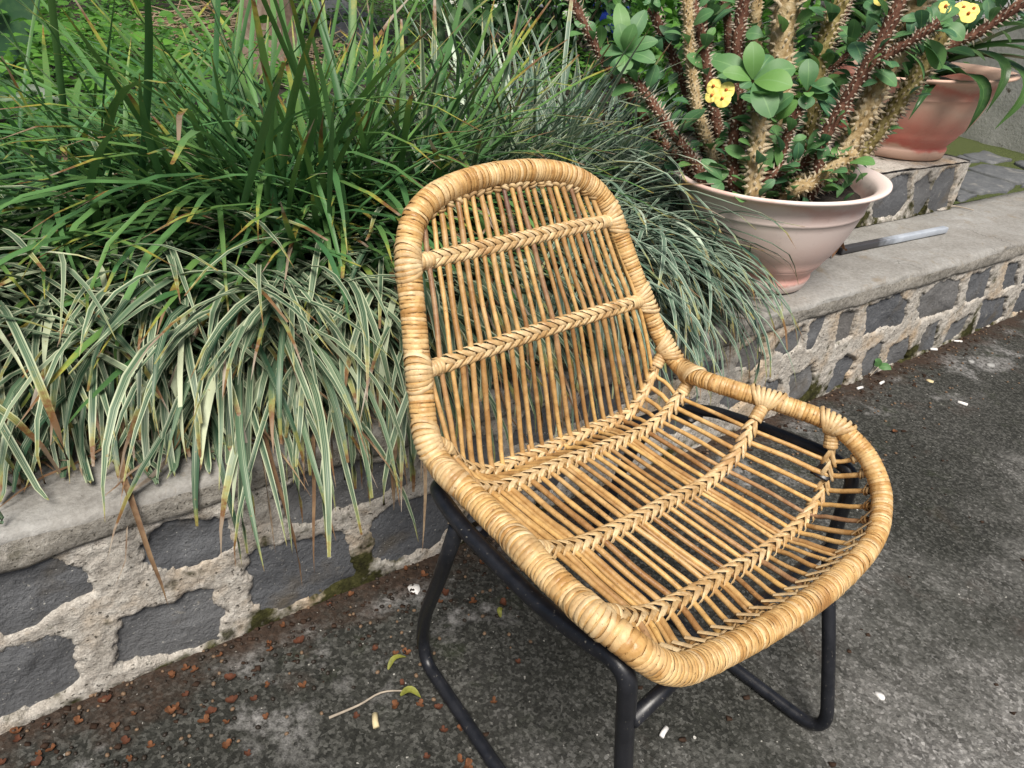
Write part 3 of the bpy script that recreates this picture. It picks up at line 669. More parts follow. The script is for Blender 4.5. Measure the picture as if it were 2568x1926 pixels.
def ribbon(path, nrm, width, rnd, acc, thick=.0011):
    """flat strip along path with its face along nrm"""
    T = unit(np.gradient(path, axis=0)); side = unit(np.cross(T, nrm)); n = len(path); V = []
    for sgn, dz in ((-1, -thick * .6), (-.5, thick * .3), (.5, thick * .3), (1, -thick * .6)):
        V.append(path + side * (width / 2 * sgn) + nrm * dz)
    V = np.stack(V, 1).reshape(-1, 3)
    f = [(i * 4 + k, i * 4 + k + 1, (i + 1) * 4 + k + 1, (i + 1) * 4 + k) for i in range(n - 1) for k in range(3)]
    acc.add(V, f, rnd=rnd, u=0)

SEAT_C = np.array([0, .15, .9])
for b in range(6):
    c = BC[b]; band, f = tube(c[::8], .0052, 8)
    # the core cane lies on the underside of the rods
    T, _, _ = frames(c[::8]); 
    rd = np.array([0, -.52, .85]) if b < 2 else (np.array([0, .3, -.95]) * -1 if b == 2 else np.array([0, -1.0, .05]))
    Nn = unit(np.cross(T, rd)); sg = np.sign(np.sum(Nn * (SEAT_C - c[::8]), 1)); Nn = Nn * sg[:, None]
    off = np.repeat(Nn, 8, 0) * -.0062
    att = dict(rnd=np.full(len(band), .35), u=np.zeros(len(band)))
    bo = obj('woven_band', mesh('woven_band', band + off, f, MAT['cane_strip'], att), chair)
    n = NROD + 1
    for j in range(n):
        f0 = fracs(b, 0) + (fracs(b, NROD - 1) - fracs(b, 0)) * (j - .5) / (NROD - 1); f0 = min(max(f0, .012), .988)
        p0 = along(c, f0); t = unit(along(c, min(f0 + .01, 1)) - along(c, max(f0 - .01, 0)))
        kk = min(max(j - 1, 0), NROD - 1); rc = RODS[kk]; i = int(np.argmin(np.linalg.norm(rc - p0, axis=1))); i = min(max(i, 1), len(rc) - 2); r_ = unit(rc[i - 1] - rc[i + 1])
        nrm = unit(np.cross(t, r_)); nrm = nrm * (1 if nrm @ (SEAT_C - p0) > 0 else -1)
        gap = np.linalg.norm(along(c, fracs(b, 1)) - along(c, fracs(b, 0))); a = Acc(); h = .0112
        for sgn in (1, -1):
            for w_ in range(2):
                q = np.linspace(0, 1, 9); dn = np.interp(q, [0, .12, .35, .7, 1], [-.0075, .001, .0062, .0066 - .0012 * (sgn < 0), .0028])
                al = np.interp(q, [0, .2, 1], [-.58, -.5, .50]) * gap * 1.25 + (w_ - .5) * .0046
                ac = np.interp(q, [0, .12, 1], [.98, 1.0, -.28]) * h * sgn
                path = p0 + al[:, None] * t + ac[:, None] * r_ + dn[:, None] * nrm
                nv = np.repeat(nrm[None], 9, 0); tilt = np.interp(q, [0, .2, .5, 1], [1.3, .8, .1, -.15]) * sgn
                nv = unit(nv * np.cos(tilt)[:, None] + r_ * np.sin(tilt)[:, None])
                ribbon(path, nv, .0047, random.random(), a)
        obj('weave_strip', a.mesh('weave_strip', MAT['cane_strip']), bo)
# small binding loops where the rods meet the rim
for k, c in enumerate(RODS):
    for end in (0, 1):
        P = c if end == 0 else c[::-1]; d = unit(P[3] - P[0]); base = P[0] + d * (RIM_R * .95)
        a = Acc(); T = d; up = unit(np.cross(T, [.3, .8, .2])); sd_ = np.cross(T, up)
        for w_ in range(2):
            th = np.linspace(0, 2 * np.pi, 13); rr = .0056 + .0006 * w_
            path = base + T * (.0015 + .0042 * w_) + (np.cos(th)[:, None] * up + np.sin(th)[:, None] * sd_) * rr + T * (.003 * np.sin(th + k))[:, None]
            ribbon(path, unit(path - base), .0048, random.random(), a)
        if end == 1:   # slanting tongue from the front rim over the rod end
            n_ = np.array([0, -.35, .94]); t_ = unit(along(front, min(FR[k] + .05, 1)) - along(front, max(FR[k] - .02, 0)))
            q = np.linspace(0, 1, 7); path = P[0] + d * (RIM_R + .015 - .024 * q)[:, None] + t_ * (-.007 + .014 * q)[:, None] + n_ * (.0050 + .0105 * q)[:, None]
            ribbon(path, np.repeat(unit(n_ + d * .5)[None], 7, 0), .0082, .6 + .4 * random.random(), a)
        obj('binding', a.mesh('binding', MAT['cane_strip']), chair)
# heavier bindings where each woven band ties to the rim
for b in range(6):
    for e in (0, 1):
        P = BC[b][0 if e == 0 else -1]; i = int(np.argmin(np.linalg.norm(RIMC - P, axis=1))); a = Acc()
        for w_ in range(7):
            i2 = (i + (w_ - 3) * 3) % 1400; t = unit(RIMC[(i2 + 4) % 1400] - RIMC[i2 - 4]); u_ = unit(np.cross(t, [.2, .3, .9])); v_ = np.cross(t, u_)
            th = np.linspace(0, 2 * np.pi, 25); sl = (w_ - 3) * .0035
            path = RIMC[i2] + (np.cos(th)[:, None] * u_ + np.sin(th)[:, None] * v_) * (RIM_R * 1.06) + t * (sl * np.cos(th + 1))[:, None]
            ribbon(path, unit(path - RIMC[i2]), .0058, random.random(), a)
        tip = along(BC[b], .0 if e == 0 else 1.0); inn = along(BC[b], .05 if e == 0 else .95); t = unit(inn - tip); u_ = unit(np.cross(t, [.1, .9, .3])); v_ = np.cross(t, u_)
        for w_ in range(5):
            th = np.linspace(0, 2 * np.pi, 17); cc = tip + t * (RIM_R * .7 + w_ * .0048)
            path = cc + (np.cos(th)[:, None] * u_ + np.sin(th)[:, None] * v_) * .0098; ribbon(path, unit(path - cc), .0056, random.random(), a)
        obj('band_tie', a.mesh('band_tie', MAT['cane_strip']), chair)

# black bent-tube frame
TR = .0102
def metal(name, P, rad, parent=chair, r=TR):
    c = fillet(P, rad, 7); v, f = tube(c, r, 14); return obj(name, mesh(name, v, f, MAT['black_tube']), parent)
metal('side_rail', [(0, -.032, .352), (.15, -.034, .378), (.236, -.012, .440), (.245, .057, .430), (.245, .127, .424), (.245, .19, .421), (.245, .25, .430), (.244, .314, .444), (.239, .325, .36), (.235, .335, .29), (.236, .38, .11), (.238, .405, .0112), (.222, .16, .0112), (.200, -.055, .0112), (.196, -.075, .05), (.205, -.058, .13), (.225, .0, .278), (.243, .05, .42)], [.03, .05, .05, .03, .05, .05, .05, .045, .04, .05, .05, .05, .08, .045, .03, .05, .05, .05])
metal('side_rail', [(0, -.032, .352), (-.14, -.034, .345), (-.235, -.03, .340), (-.285, -.004, .358), (-.30, .05, .383), (-.30, .15, .404), (-.30, .25, .417), (-.298, .298, .410), (-.29, .305, .33), (-.268, .315, .285), (-.235, .377, .16), (-.216, .435, .0112), (-.206, .25, .0112), (-.210, -.05, .0112), (-.21, -.068, .05), (-.215, -.055, .13), (-.235, -.045, .26), (-.27, -.02, .345)], [.03, .05, .05, .05, .05, .05, .05, .045, .04, .05, .05, .05, .08, .045, .03, .05, .05, .05])
metal('cross_bar', [(.237, .329, .372), (.1, .322, .356), (0, .318, .342), (-.15, .314, .316), (-.272, .314, .300)], .05, r=.0085)
def plate(pos, name='fixing_plate'):
    v, f = box(-.016, .016, -.013, .013, -.0018, .0018); o = obj(name, mesh(name, v, f, MAT['black_tube'], smooth=False), chair, pos)
    v, f = tube(np.array([(0, 0, .0018), (0, 0, .004)]), .004, 10); obj('screw', mesh('screw', v, f, MAT['steel']), o)
plate((-.280, .262, .398)); plate((-.272, .035, .372)); plate((.226, .07, .420)); plate((.226, .28, .428))

# ================================================================== planters
def planter(name, label, loc, k, mat, kb=1.0, kr=1.0):
    t = thing(name, label, 'planter', loc)
    pr = [(.0, .002), (.188, .002), (.200, .0), (.2055, .005), (.2065, .028), (.2045, .033), (.1975, .037), (.2005, .043), (.213, .062), (.2165, .0660), (.2155, .0690), (.2205, .0725), (.2200, .0755), (.236, .098), (.2495, .125), (.2595, .155), (.2665, .185), (.2690, .1985), (.2722, .2005), (.2722, .2050), (.2715, .2070), (.276, .228), (.282, .2475), (.289, .2535),
          (.304, .2565), (.3155, .2605), (.3185, .2640), (.3175, .2685), (.312, .2702), (.300, .2675), (.287, .2630), (.279, .2560), (.274, .243), (.262, .205)]
    pr = [(r * k * kr * (kb + (1 - kb) * min(1, z / .20) ** .42), z * k) for r, z in pr]
    v, f = lathe(pr, 96); wob = 1 + .004 * np.sin(3 * np.arctan2(v[:, 1], v[:, 0]) + 1); v[:, 0] *= wob; v[:, 2] += .075 * v[:, 0] * np.clip(v[:, 2] / (.2 * k), 0, 1)
    obj('bowl', mesh('bowl', v, f, mat), t)
    n = 40; V = [(0, 0, .228 * k)]; f = []
    for i, rr in enumerate(np.linspace(.03, .272 * kr, 12)):
        for j in range(n):
            a = 2 * math.pi * j / n; V.append((rr * k * math.cos(a), rr * k * math.sin(a), (.222 + .075 * rr * math.cos(a)) * k + .010 * float(vnoise(np.array(rr * 40 + 9.3), np.array(j * .9)))))
    for j in range(n): f.append((0, 1 + j, 1 + (j + 1) % n))
    for i in range(11):
        for j in range(n): f.append((1 + i * n + j, 1 + (i + 1) * n + j, 1 + (i + 1) * n + (j + 1) % n, 1 + i * n + (j + 1) % n))
    obj('soil', mesh('soil', V, f, MAT['soil']), t)
    return t
P1 = np.array([.600, 1.755, W_H + .001]); P1K = 1.0
P2 = wp(2.70, .545, W_H + .002 + PL_H + .006); P2K = 1.03
planter('bowl_planter', 'pale bleached pink plastic bowl planter standing on the cement ledge', P1, P1K, MAT['pot_pale'], .80, .81)
planter('bowl_planter', 'coral pink plastic bowl planter standing on the stone plinth', P2, P2K, MAT['pot_coral'], .92)

# ------------------------------------------------------------------ leaves
def leaf_obj(path, width, prof, u_n=3, fold=.25, up=None, rnd=None, wave=0.0):
    """leaf blade along a path; prof maps v -> half width factor"""
    path = np.asarray(path, float); n = len(path); T = unit(np.gradient(path, axis=0))
    upv = np.array(up if up is not None else (0, 0, 1.0)); S = np.cross(T, upv)
    bad = np.linalg.norm(S, axis=1) < .15
    S[bad] = np.array([1.0, 0.2, 0]); S = unit(S); N = np.cross(S, T)
    vv = np.linspace(0, 1, n); us = np.linspace(-1, 1, u_n); V = []; ua = []; va = []
    hw = width / 2 * np.array([prof(x) for x in vv])
    for i in range(n):
        for u in us:
            V.append(path[i] + S[i] * u * hw[i] + N[i] * (fold * abs(u) * hw[i] + wave * hw[i] * math.sin(9 * vv[i] + 2 * u)))
            ua.append(u); va.append(vv[i])
    f = [(i * u_n + k, i * u_n + k + 1, (i + 1) * u_n + k + 1, (i + 1) * u_n + k) for i in range(n - 1) for k in range(u_n - 1)]
    r = random.random() if rnd is None else rnd
    return np.array(V), f, dict(u=np.array(ua), v=np.array(va), rnd=np.full(len(V), r), rnd2=np.full(len(V), random.random()))
def add_leaf(name, parent, L, mat, org):
    V, f, at = L; return obj(name, mesh(name, V - np.asarray(org), f, mat, at), parent)
OVAL = lambda v: max(.04, math.sin(math.pi * min(1, (v * .97 + .03)) ** .80) ** .75)
OBOV = lambda v: max(.05, (math.sin(math.pi * (v * .96 + .02) ** 1.35)) ** .7)
BLADE = lambda v: .55 + .45 * min(1, v * 5) if v < .72 else max(.05, 1 - ((v - .72) / .28) ** 1.6)
HEART = lambda v: max(.03, (1 - v) ** .75 * (1.05 if v > .12 else .7 + 3 * v))

def arc_leaf(base, az, e0, bend, length, n, pw=1.3, twist=0.0, kink=0.0):
    """path that rises at elevation e0 and droops by bend; kink folds it over at one point"""
    st = length / (n - 1); p = np.asarray(base, float).copy(); out = [p.copy()]; tk = random.uniform(.35, .85) if random.random() < kink else 9; ka = random.uniform(.5, 1.6); kz = random.uniform(-.9, .9); w = random.uniform(0, 6.28)
    for i in range(1, n):
        t = i / (n - 1); e = e0 - bend * t ** pw; a = az + twist * t + .10 * math.sin(w + 5 * t)
        if t > tk: e -= ka; a += kz
        e = max(e, R(-88))
        p = p + st * np.array([math.cos(a) * math.cos(e), math.sin(a) * math.cos(e), math.sin(e)]); out.append(p.copy())
    return np.array(out)
BLUNT = lambda v: .55 + .45 * min(1, v * 5) if v < .86 else .9 - .5 * ((v - .86) / .14)

def leaf_cloud(name, P, Dr, L, Wd, mat, parent=None, org=None, fold=.2):
    """many small three-segment leaves as one mesh"""
    P = np.asarray(P, float); Dr = unit(Dr); n = len(P); L = np.asarray(L)[:, None]; Wd = np.asarray(Wd)[:, None]
    S = np.cross(Dr, np.array([0, 0, 1.0]) + RNG.normal(size=(n, 3)) * .3); S = unit(S); N = np.cross(S, Dr)
    V = []; U = []; Vv = []
    for v, hw, dn in ((0, .08, 0), (.22, .42, .035), (.5, .5, .05), (.78, .34, .02), (1, .03, -.05)):
        for u in (-1, 0, 1):
            V.append(P + Dr * L * v + S * Wd * hw * u + N * (L * dn + Wd * hw * abs(u) * fold)); U.append(u); Vv.append(v)
    V = np.stack(V, 1).reshape(-1, 3); q = []
    for i in range(4):
        for k in range(2): q.append((i * 3 + k, i * 3 + k + 1, (i + 1) * 3 + k + 1, (i + 1) * 3 + k))
    F = (np.arange(n)[:, None, None] * 15 + np.array(q)[None]).reshape(-1, 4); r = RNG.random(n)
    at = dict(u=np.tile(U, n), v=np.tile(Vv, n), rnd=np.repeat(r, 15), rnd2=np.repeat(RNG.random(n), 15))
    return obj(name, mesh(name, V - (0 if org is None else np.asarray(org)), F, mat, at), parent)

# ------------------------------------------------------------------ thorny shrub in the pale planter
SH = P1 + np.array([0, 0, .222])
HV = unit(np.array([SH[0], SH[1], 0.0]))
shrub = thing('crown_of_thorns', 'spiny brown and tan stemmed shrub with oval leaves in the pale bowl planter', 'shrub', SH)
def zz3(L, dep):
    return [on_plane(1668 + a * .40687, b * .40687, SH + HV * dp, HV) for (a, b), dp in zip(L, np.linspace(dep[0], dep[1], len(L)))]
def src(L, dep):
    return [on_plane(a, b, SH + HV * dp, HV) for (a, b), dp in zip(L, np.linspace(dep[0], dep[1], len(L)))]
STEMS = []
def stem(P, r0, r1, mat, spm, spl, dens):
    P = [np.asarray(q) for q in P]
    if P[0][2] < SH[2] + .12: P = [P[0] * .6 + np.array([SH[0], SH[1], 0]) * .4 * [1, 1, 0] + np.array([0, 0, SH[2] * .4 - .03])] + P
    if P[0][2] > SH[2] - .01 and P[1][2] < SH[2] + .12: P[0][2] = SH[2] - .02
    c, L = catmull(P, 30); n = len(c); nb = 11
    rr = np.linspace(r0, r1, n) * (1 + .07 * np.sin(np.linspace(0, L * 160, n) + random.random() * 6))
    v, f = tube(c, rr, nb)
    nz = np.array([mnoise.noise(Vector(tuple(p * 55))) for p in v]); ctr = np.repeat(c, nb, 0)
    v = ctr + (v - ctr) * (1 + .22 * nz)[:, None]
    o = obj('stem', mesh('stem', v - SH, f, mat), shrub)
    a = Acc(); T, A, B = frames(c); cnt = int(L * dens); ga = 2.399
    for k in range(cnt):
        t = (k + random.random() * .6) / cnt; i = min(int(t * (n - 1)), n - 2); q = t * (n - 1) - i; p = c[i] * (1 - q) + c[i + 1] * q; r = rr[i]
        th = k * ga + random.uniform(-.3, .3); d = math.cos(th) * A[i] + math.sin(th) * B[i]
        d2 = unit(d + T[i] * random.uniform(-.15, .45)); l = spl * random.uniform(.55, 1.25); b0 = p + d * r * .82; w = spl * (random.uniform(.10, .15) if spm is SPG else random.uniform(.16, .25))
        s1 = unit(np.cross(d2, T[i])); s2 = np.cross(d2, s1)
        V = [b0 + s1 * w, b0 + s2 * w * 1.5, b0 - s1 * w, b0 - s2 * w * 1.5, b0 + d2 * l]
        a.add(np.array(V) - SH, [(0, 1, 4), (1, 2, 4), (2, 3, 4), (3, 0, 4)])
    so = obj('spines', a.mesh('spines', spm, smooth=False), o); so['kind'] = 'stuff'
    STEMS.append((c, rr, T, A, B, L)); return o
TAN, OLI, BRO = MAT['stem_tan'], MAT['stem_olive'], MAT['stem_brown']; SPP, SPG = MAT['spine_pale'], MAT['spine_grey']
stem(zz3([(545, 1215), (550, 1000), (570, 850), (585, 690)], (-.19, -.16)), .019, .017, TAN, SPP, .021, 560)
stem(zz3([(440, 1200), (415, 980), (430, 820), (465, 620)], (-.17, -.14)), .0145, .0145, BRO, SPG, .016, 720)
stem(zz3([(800, 1160), (960, 1060), (1130, 900), (1330, 480), (1480, 220), (1570, -20), (1620, -180)], (-.12, .0)), .021, .024, TAN, SPP, .021, 560)
stem(zz3([(650, 1130), (690, 700), (710, 400), (725, 200), (765, -30), (790, -200)], (-.02, .04)), .022, .029, TAN, SPP, .021, 560)
stem(zz3([(900, 1160), (1180, 960), (1400, 680), (1590, 420), (1725, 160)], (-.03, .05)), .017, .018, OLI, SPP, .017, 700)
stem(zz3([(930, 1150), (960, 900), (1080, 680), (1250, 400), (1370, 180), (1460, -40), (1520, -200)], (-.14, -.06)), .0125, .0145, BRO, SPG, .015, 750)
stem(zz3([(1200, 470), (1290, 390), (1450, 285), (1580, 210), (1690, 140)], (-.09, -.08)), .012, .010, BRO, SPG, .014, 900)
stem(zz3([(1130, 1030), (1330, 830), (1700, 330), (1900, 220), (2200, 20), (2330, -60)], (.06, .12)), .010, .012, BRO, SPG, .015, 650)
stem(zz3([(880, 1100), (905, 700), (950, 380), (1010, 180), (1090, -30), (1140, -180)], (.05, .10)), .016, .020, OLI, SPP, .016, 700)
stem(zz3([(330, 1130), (290, 950), (205, 700), (160, 400), (140, 60), (130, -160)], (-.08, .02)), .011, .013, TAN, SPP, .012, 900)
stem(src([(1770, 470), (1753, 423), (1705, 358), (1668, 305), (1622, 240), (1577, 177), (1568, 160)], (-.14, -.05)), .0125, .011, BRO, SPG, .015, 800)
stem(src([(1760, 480), (1705, 400), (1647, 342), (1577, 237), (1542, 190), (1508, 142), (1473, 79), (1435, 0), (1410, -60)], (-.02, .03)), .011, .012, BRO, SPG, .014, 760)
stem(src([(1800, 470), (1745, 300), (1710, 196), (1682, 133), (1634, 19)], (.02, .10)), .012, .012, BRO, SPG, .014, 650)
stem(src([(1830, 470), (1800, 320), (1776, 202), (1757, 95), (1732, 0), (1720, -60)], (-.02, .04)), .012, .014, BRO, SPG, .015, 700)
stem(src([(1860, 480), (1850, 300), (1849, 152), (1855, 63), (1870, -20), (1880, -80)], (.02, .08)), .014, .016, BRO, SPG, .015, 900)
stem(src([(1800, 460), (1785, 250), (1776, 114), (1770, 0), (1768, -60)], (.10, .14)), .010, .011, BRO, SPG, .014, 900)
stem(src([(1900, 460), (1897, 200), (1895, 38), (1906, -60)], (.12, .16)), .012, .015, TAN, SPP, .011, 700)
stem(src([(1840, 440), (1830, 200), (1824, 47), (1806, -40)], (.14, .2)), .009, .011, BRO, SPG, .010, 800)
stem(zz3([(650, 1130), (705, 990), (770, 800), (850, 630)], (-.13, -.11)), .012, .011, BRO, SPG, .015, 800)
stem(zz3([(610, 1110), (700, 1060), (800, 1030), (960, 940)], (-.16, -.10)), .013, .012, BRO, SPG, .015, 800)
stem(zz3([(930, 520), (1000, 440), (1150, 320), (1260, 200)], (.06, .12)), .010, .008, BRO, SPG, .010, 1100)
stem(zz3([(800, 1170), (900, 1130), (1060, 1010), (1180, 960)], (-.16, -.12)), .017, .016, TAN, SPP, .014, 800)
stem(src([(1960, 470), (2010, 330), (2060, 180), (2120, 20), (2140, -60)], (.12, .2)), .010, .012, BRO, SPG, .014, 900)
stem(src([(1900, 480), (1950, 350), (1965, 200), (1990, 60), (2000, -60)], (.14, .2)), .011, .013, BRO, SPG, .014, 800)

def rosette_leaf(base, tip, width, up, rnd=None, curl=.12, parent=None, mat=None):
    base = np.asarray(base); tip = np.asarray(tip); q = np.linspace(0, 1, 9)[:, None]; L = np.linalg.norm(tip - base)
    path = base * (1 - q) + tip * q + np.asarray(up) * (curl * L * np.sin(q * math.pi) - curl * .5 * L * q ** 2)
    return add_leaf('leaf', parent or shrub, leaf_obj(path, width, OBOV, 5, .10, up, rnd), mat or MAT['thorn_leaf'], SH)
def ros(cx, cy, dep, leaves):
    """rosette whose leaf tips are given in photo pixels"""
    c = on_plane(cx, cy, SH + HV * dep, HV)
    for (tx, ty, w, dd_, rn) in leaves:
        tip = on_plane(tx, ty, SH + HV * (dep + dd_), HV); ax = unit(tip - c); cm = unit(np.array([0, 0, 1.0]) - c)
        up = unit(unit(cm * .75 + np.array([0, 0, .6])) - ax * (ax @ unit(cm * .75 + np.array([0, 0, .6]))))
        rosette_leaf(c + ax * .004, tip, w, up, rn)
def b6(a, b): return (1400 + a * .31646, b * .31646)
def rosb(cx, cy, dep, L): ros(*b6(cx, cy), dep, [(*b6(a, b), w, d, r) for a, b, w, d, r in L])
rosb(525, 425, -.08, [(485, 190, .044, -.01, .45), (480, 20, .040, .02, .75), (690, 75, .040, .03, .25), (600, 195, .038, -.02, .5), (785, 315, .036, 0, .35), (765, 480, .040, -.03, .35), (520, 575, .042, -.05, .55), (330, 405, .034, -.01, .35), (350, 510, .034, .01, .25), (440, 590, .036, -.02, .2), (640, 550, .032, .01, .15)])
rosb(1540, 645, -.18, [(1545, 330, .045, .0, .80), (1225, 460, .052, .0, .45), (1310, 565, .036, -.03, .85), (1690, 430, .042, .04, .2), (1880, 530, .055, .02, .45), (1850, 670, .056, -.03, .95), (1690, 920, .058, -.05, .35), (1770, 800, .046, -.02, .25), (1445, 690, .028, -.03, .2), (1330, 630, .034, .03, .1)])
rosb(1970, 735, -.10, [(1985, 465, .042, .01, .3), (2190, 660, .040, -.01, .35), (1960, 860, .036, -.03, .2), (1990, 760, .022, -.04, .8), (2140, 770, .03, .0, .5)])
rosb(1640, 290, .03, [(1490, 260, .040, 0, .3), (1700, 190, .028, .02, .8), (1620, 320, .026, .02, .9)])
rosb(1730, 960, -.16, [(1890, 800, .034, -.02, .85), (1690, 940, .02, -.02, .6)])
rosb(830, 290, .05, [(870, 210, .04, .02, .15), (980, 270, .04, 0, .1), (770, 370, .04, 0, .12), (960, 330, .034, 0, .1)])
rosb(860, 600, .03, [(770, 580, .036, -.02, .08), (940, 640, .034, 0, .08)])
rosb(740, 30, .06, [(690, 0, .03, 0, .2), (810, 20, .03, .01, .3)])
rosb(190, 160, .02, [(200, 100, .028, 0, .3), (160, 215, .030, -.02, .35), (290, 260, .03, 0, .3)])
def z3(a, b): return (1668 + a * .40687, b * .40687)
def rosz(cx, cy, dep, L): ros(*z3(cx, cy), dep, [(*z3(a, b), w, d, r) for a, b, w, d, r in L])
rosz(1690, 140, -.06, [(1590, 70, .034, 0, .3), (1700, 0, .036, .02, .25), (1790, 30, .036, .03, .3), (1840, 240, .036, -.02, .35), (1700, 150, .02, -.03, .4), (1760, 150, .026, -.02, .3)])
rosz(1330, 90, .0, [(1290, 60, .02, 0, .4), (1410, 20, .03, .02, .4), (1240, 0, .036, .02, .2)])
rosz(360, 1120, -.19, [(250, 1090, .036, -.01, .3), (350, 1050, .028, .01, .6), (300, 1180, .032, -.03, .25), (230, 980, .03, 0, .3), (180, 1080, .022, 0, .3)])
# small leaves all along the stems
for k in range(520):
    c, rr, T, A, B, L = random.choice(STEMS); i = random.randrange(1, len(c) - 1); t = i / len(c)
    th = random.uniform(0, 6.28); d = math.cos(th) * A[i] + math.sin(th) * B[i]; b0 = c[i] + d * rr[i] * .9
    if b0[2] < SH[2] + .02: continue
    ax = unit(d + T[i] * random.uniform(.0, .9) + np.array([0, 0, .15])); l = random.choice((.034, .04, .048, .058, .075)); up = unit(np.cross(np.cross(ax, [0, 0, 1.0]), ax) + RNG.normal(size=3) * .25 - HV * .3)
    rosette_leaf(b0, b0 + ax * l, l * random.uniform(.5, .62), up, random.random() ** 1.6 * .8)
for k in range(90):   # low sprouts from the soil
    a = random.uniform(0, 6.28); q = math.sqrt(random.random()) * .20; b0 = SH + np.array([q * math.cos(a), q * math.sin(a), .004])
    ax = unit(np.array([math.cos(a + random.uniform(-1, 1)), math.sin(a + random.uniform(-1, 1)), random.uniform(.3, 1.6)])); l = random.uniform(.02, .05)
    b1 = b0 + np.array([0, 0, random.uniform(0, .05)]); rosette_leaf(b1, b1 + ax * l, l * .5, unit(np.array([-ax[0], -ax[1], 1.0])), random.random() * .8)

def flower(x, y, dep, r, face, n=0):
    c = on_plane(x, y, SH + HV * dep, HV); nrm = unit(face); s1 = unit(np.cross(nrm, [0.1, .2, 1])); s2 = np.cross(nrm, s1)
    fo = obj('flower', None, shrub, c - SH); rot = random.uniform(0, 3.1)
    for sg in (0, 1):
        V = [np.zeros(3) + nrm * .001]; m_ = 18; a0 = rot + sg * math.pi
        for ring, k in ((.5, .0022), (1.0, -.001)):
            for j in range(m_):
                a = a0 + (j / (m_ - 1) - .5) * 3.5; rr = r * ring * (.85 + .15 * math.cos((j / (m_ - 1) - .5) * 3))
                V.append((math.cos(a) * s1 + math.sin(a) * s2) * rr + nrm * (k + .0012 * sg + .0007 * math.sin(j * 1.3)))
        f = [(0, 1 + j, 2 + j) for j in range(m_ - 1)] + [(1 + j, 1 + m_ + j, 2 + m_ + j, 2 + j) for j in range(m_ - 1)]
        obj('petal', mesh('petal', V, f, MAT['petal']), fo)
    v, f = lathe([(.0, .007), (.0028, .0058), (.0036, .002), (.002, -.001)], 10); M3 = np.stack([s1, s2, nrm], 1); obj('flower_heart', mesh('flower_heart', v @ M3.T, f, MAT['petal_heart']), fo)
cmd = unit(np.array([0, 0, 1.0]) - SH)
for (x, y, d, r) in ((1790, 217, -.20, .017), (1822, 227, -.205, .019), (1786, 240, -.205, .016), (1812, 248, -.215, .019)): flower(x, y, d, r, cmd + np.array([-.3, 0, .3]))
for (x, y, d, r) in ((2415, 21, -.03, .017), (2427, 36, -.04, .018), (2440, 24, -.03, .014), (2370, 18, -.05, .013), (2207, 0, 0, .013), (2213, 63, .02, .010)): flower(x, y, d, r, cmd + np.array([.1, 0, .45]))

# ------------------------------------------------------------------ broad strap-leaved lily in the coral planter
S2 = P2 + np.array([0, 0, .222 * P2K]); HV2 = unit(np.array([S2[0], S2[1], 0.0]))
lily = thing('strap_leaf_lily', 'glossy broad strap-leaved lily arching out of the coral planter', 'plant', S2)
LANCE = lambda v: max(.03, (.5 + .5 * min(1, v * 3)) * (1 - max(0, (v - .45) / .55) ** 1.5))
def b7(a, b, dep): return on_plane(2068 + a * .22604, b * .22604, S2 + HV2 * dep, HV2)
def strap(L, width, up=None, rnd=None):
    c, _ = catmull(L, 22); add_leaf('leaf', lily, leaf_obj(c, width, LANCE, 5, .35, up, rnd), MAT['strap_leaf'], S2)
strap([b7(1150, 760, -.05), b7(1450, 580, -.15), b7(1720, 590, -.26), b7(1960, 700, -.34), b7(1990, 860, -.37), b7(1900, 1060, -.38), b7(1790, 1250, -.37)], .060, -HV2 * .6 + np.array([.35, 0, .5]), .6)
strap([b7(1150, 850, -.08), b7(1400, 800, -.20), b7(1600, 840, -.30), b7(1750, 960, -.35), b7(1750, 1120, -.37), b7(1660, 1300, -.37), b7(1550, 1480, -.35)], .068, -HV2 * .6 + np.array([.4, 0, .5]), .35)
strap([b7(1300, 700, .0), b7(1700, 620, -.10), b7(2050, 730, -.22), b7(2230, 900, -.30), b7(2170, 1120, -.33), b7(1890, 1430, -.34)], .062, -HV2 * .6 + np.array([.4, 0, .5]), .9)
strap([b7(1200, 780, .1), b7(1700, 500, .08), b7(2250, 300, .05), b7(2700, 330, .0), b7(2900, 520, -.05)], .06, None, .5)
strap([b7(1200, 760, .1), b7(1700, 540, .0), b7(2250, 470, -.06), b7(2650, 560, -.1), b7(2800, 800, -.1)], .06, None, .3)
strap([b7(1200, 760, .1), b7(1600, 640, .05), b7(2100, 640, .0), b7(2500, 760, -.05), b7(2600, 1000, -.08)], .055, None, .2)
strap([b7(1250, 780, -.1), b7(1190, 900, -.26), b7(1060, 1120, -.36), b7(930, 1330, -.38)], .035, -HV2, .15)
for k in range(16):
    a = k * 2.399 + .3; e = R(random.uniform(38, 78)); p_ = arc_leaf(S2 + np.array([math.cos(a) * .03, math.sin(a) * .03, 0]), a, e, R(random.uniform(60, 115)), random.uniform(.45, .72), 20, 1.4)
    add_leaf('leaf', lily, leaf_obj(p_, random.uniform(.05, .068), LANCE, 5, .35), MAT['strap_leaf'], S2)

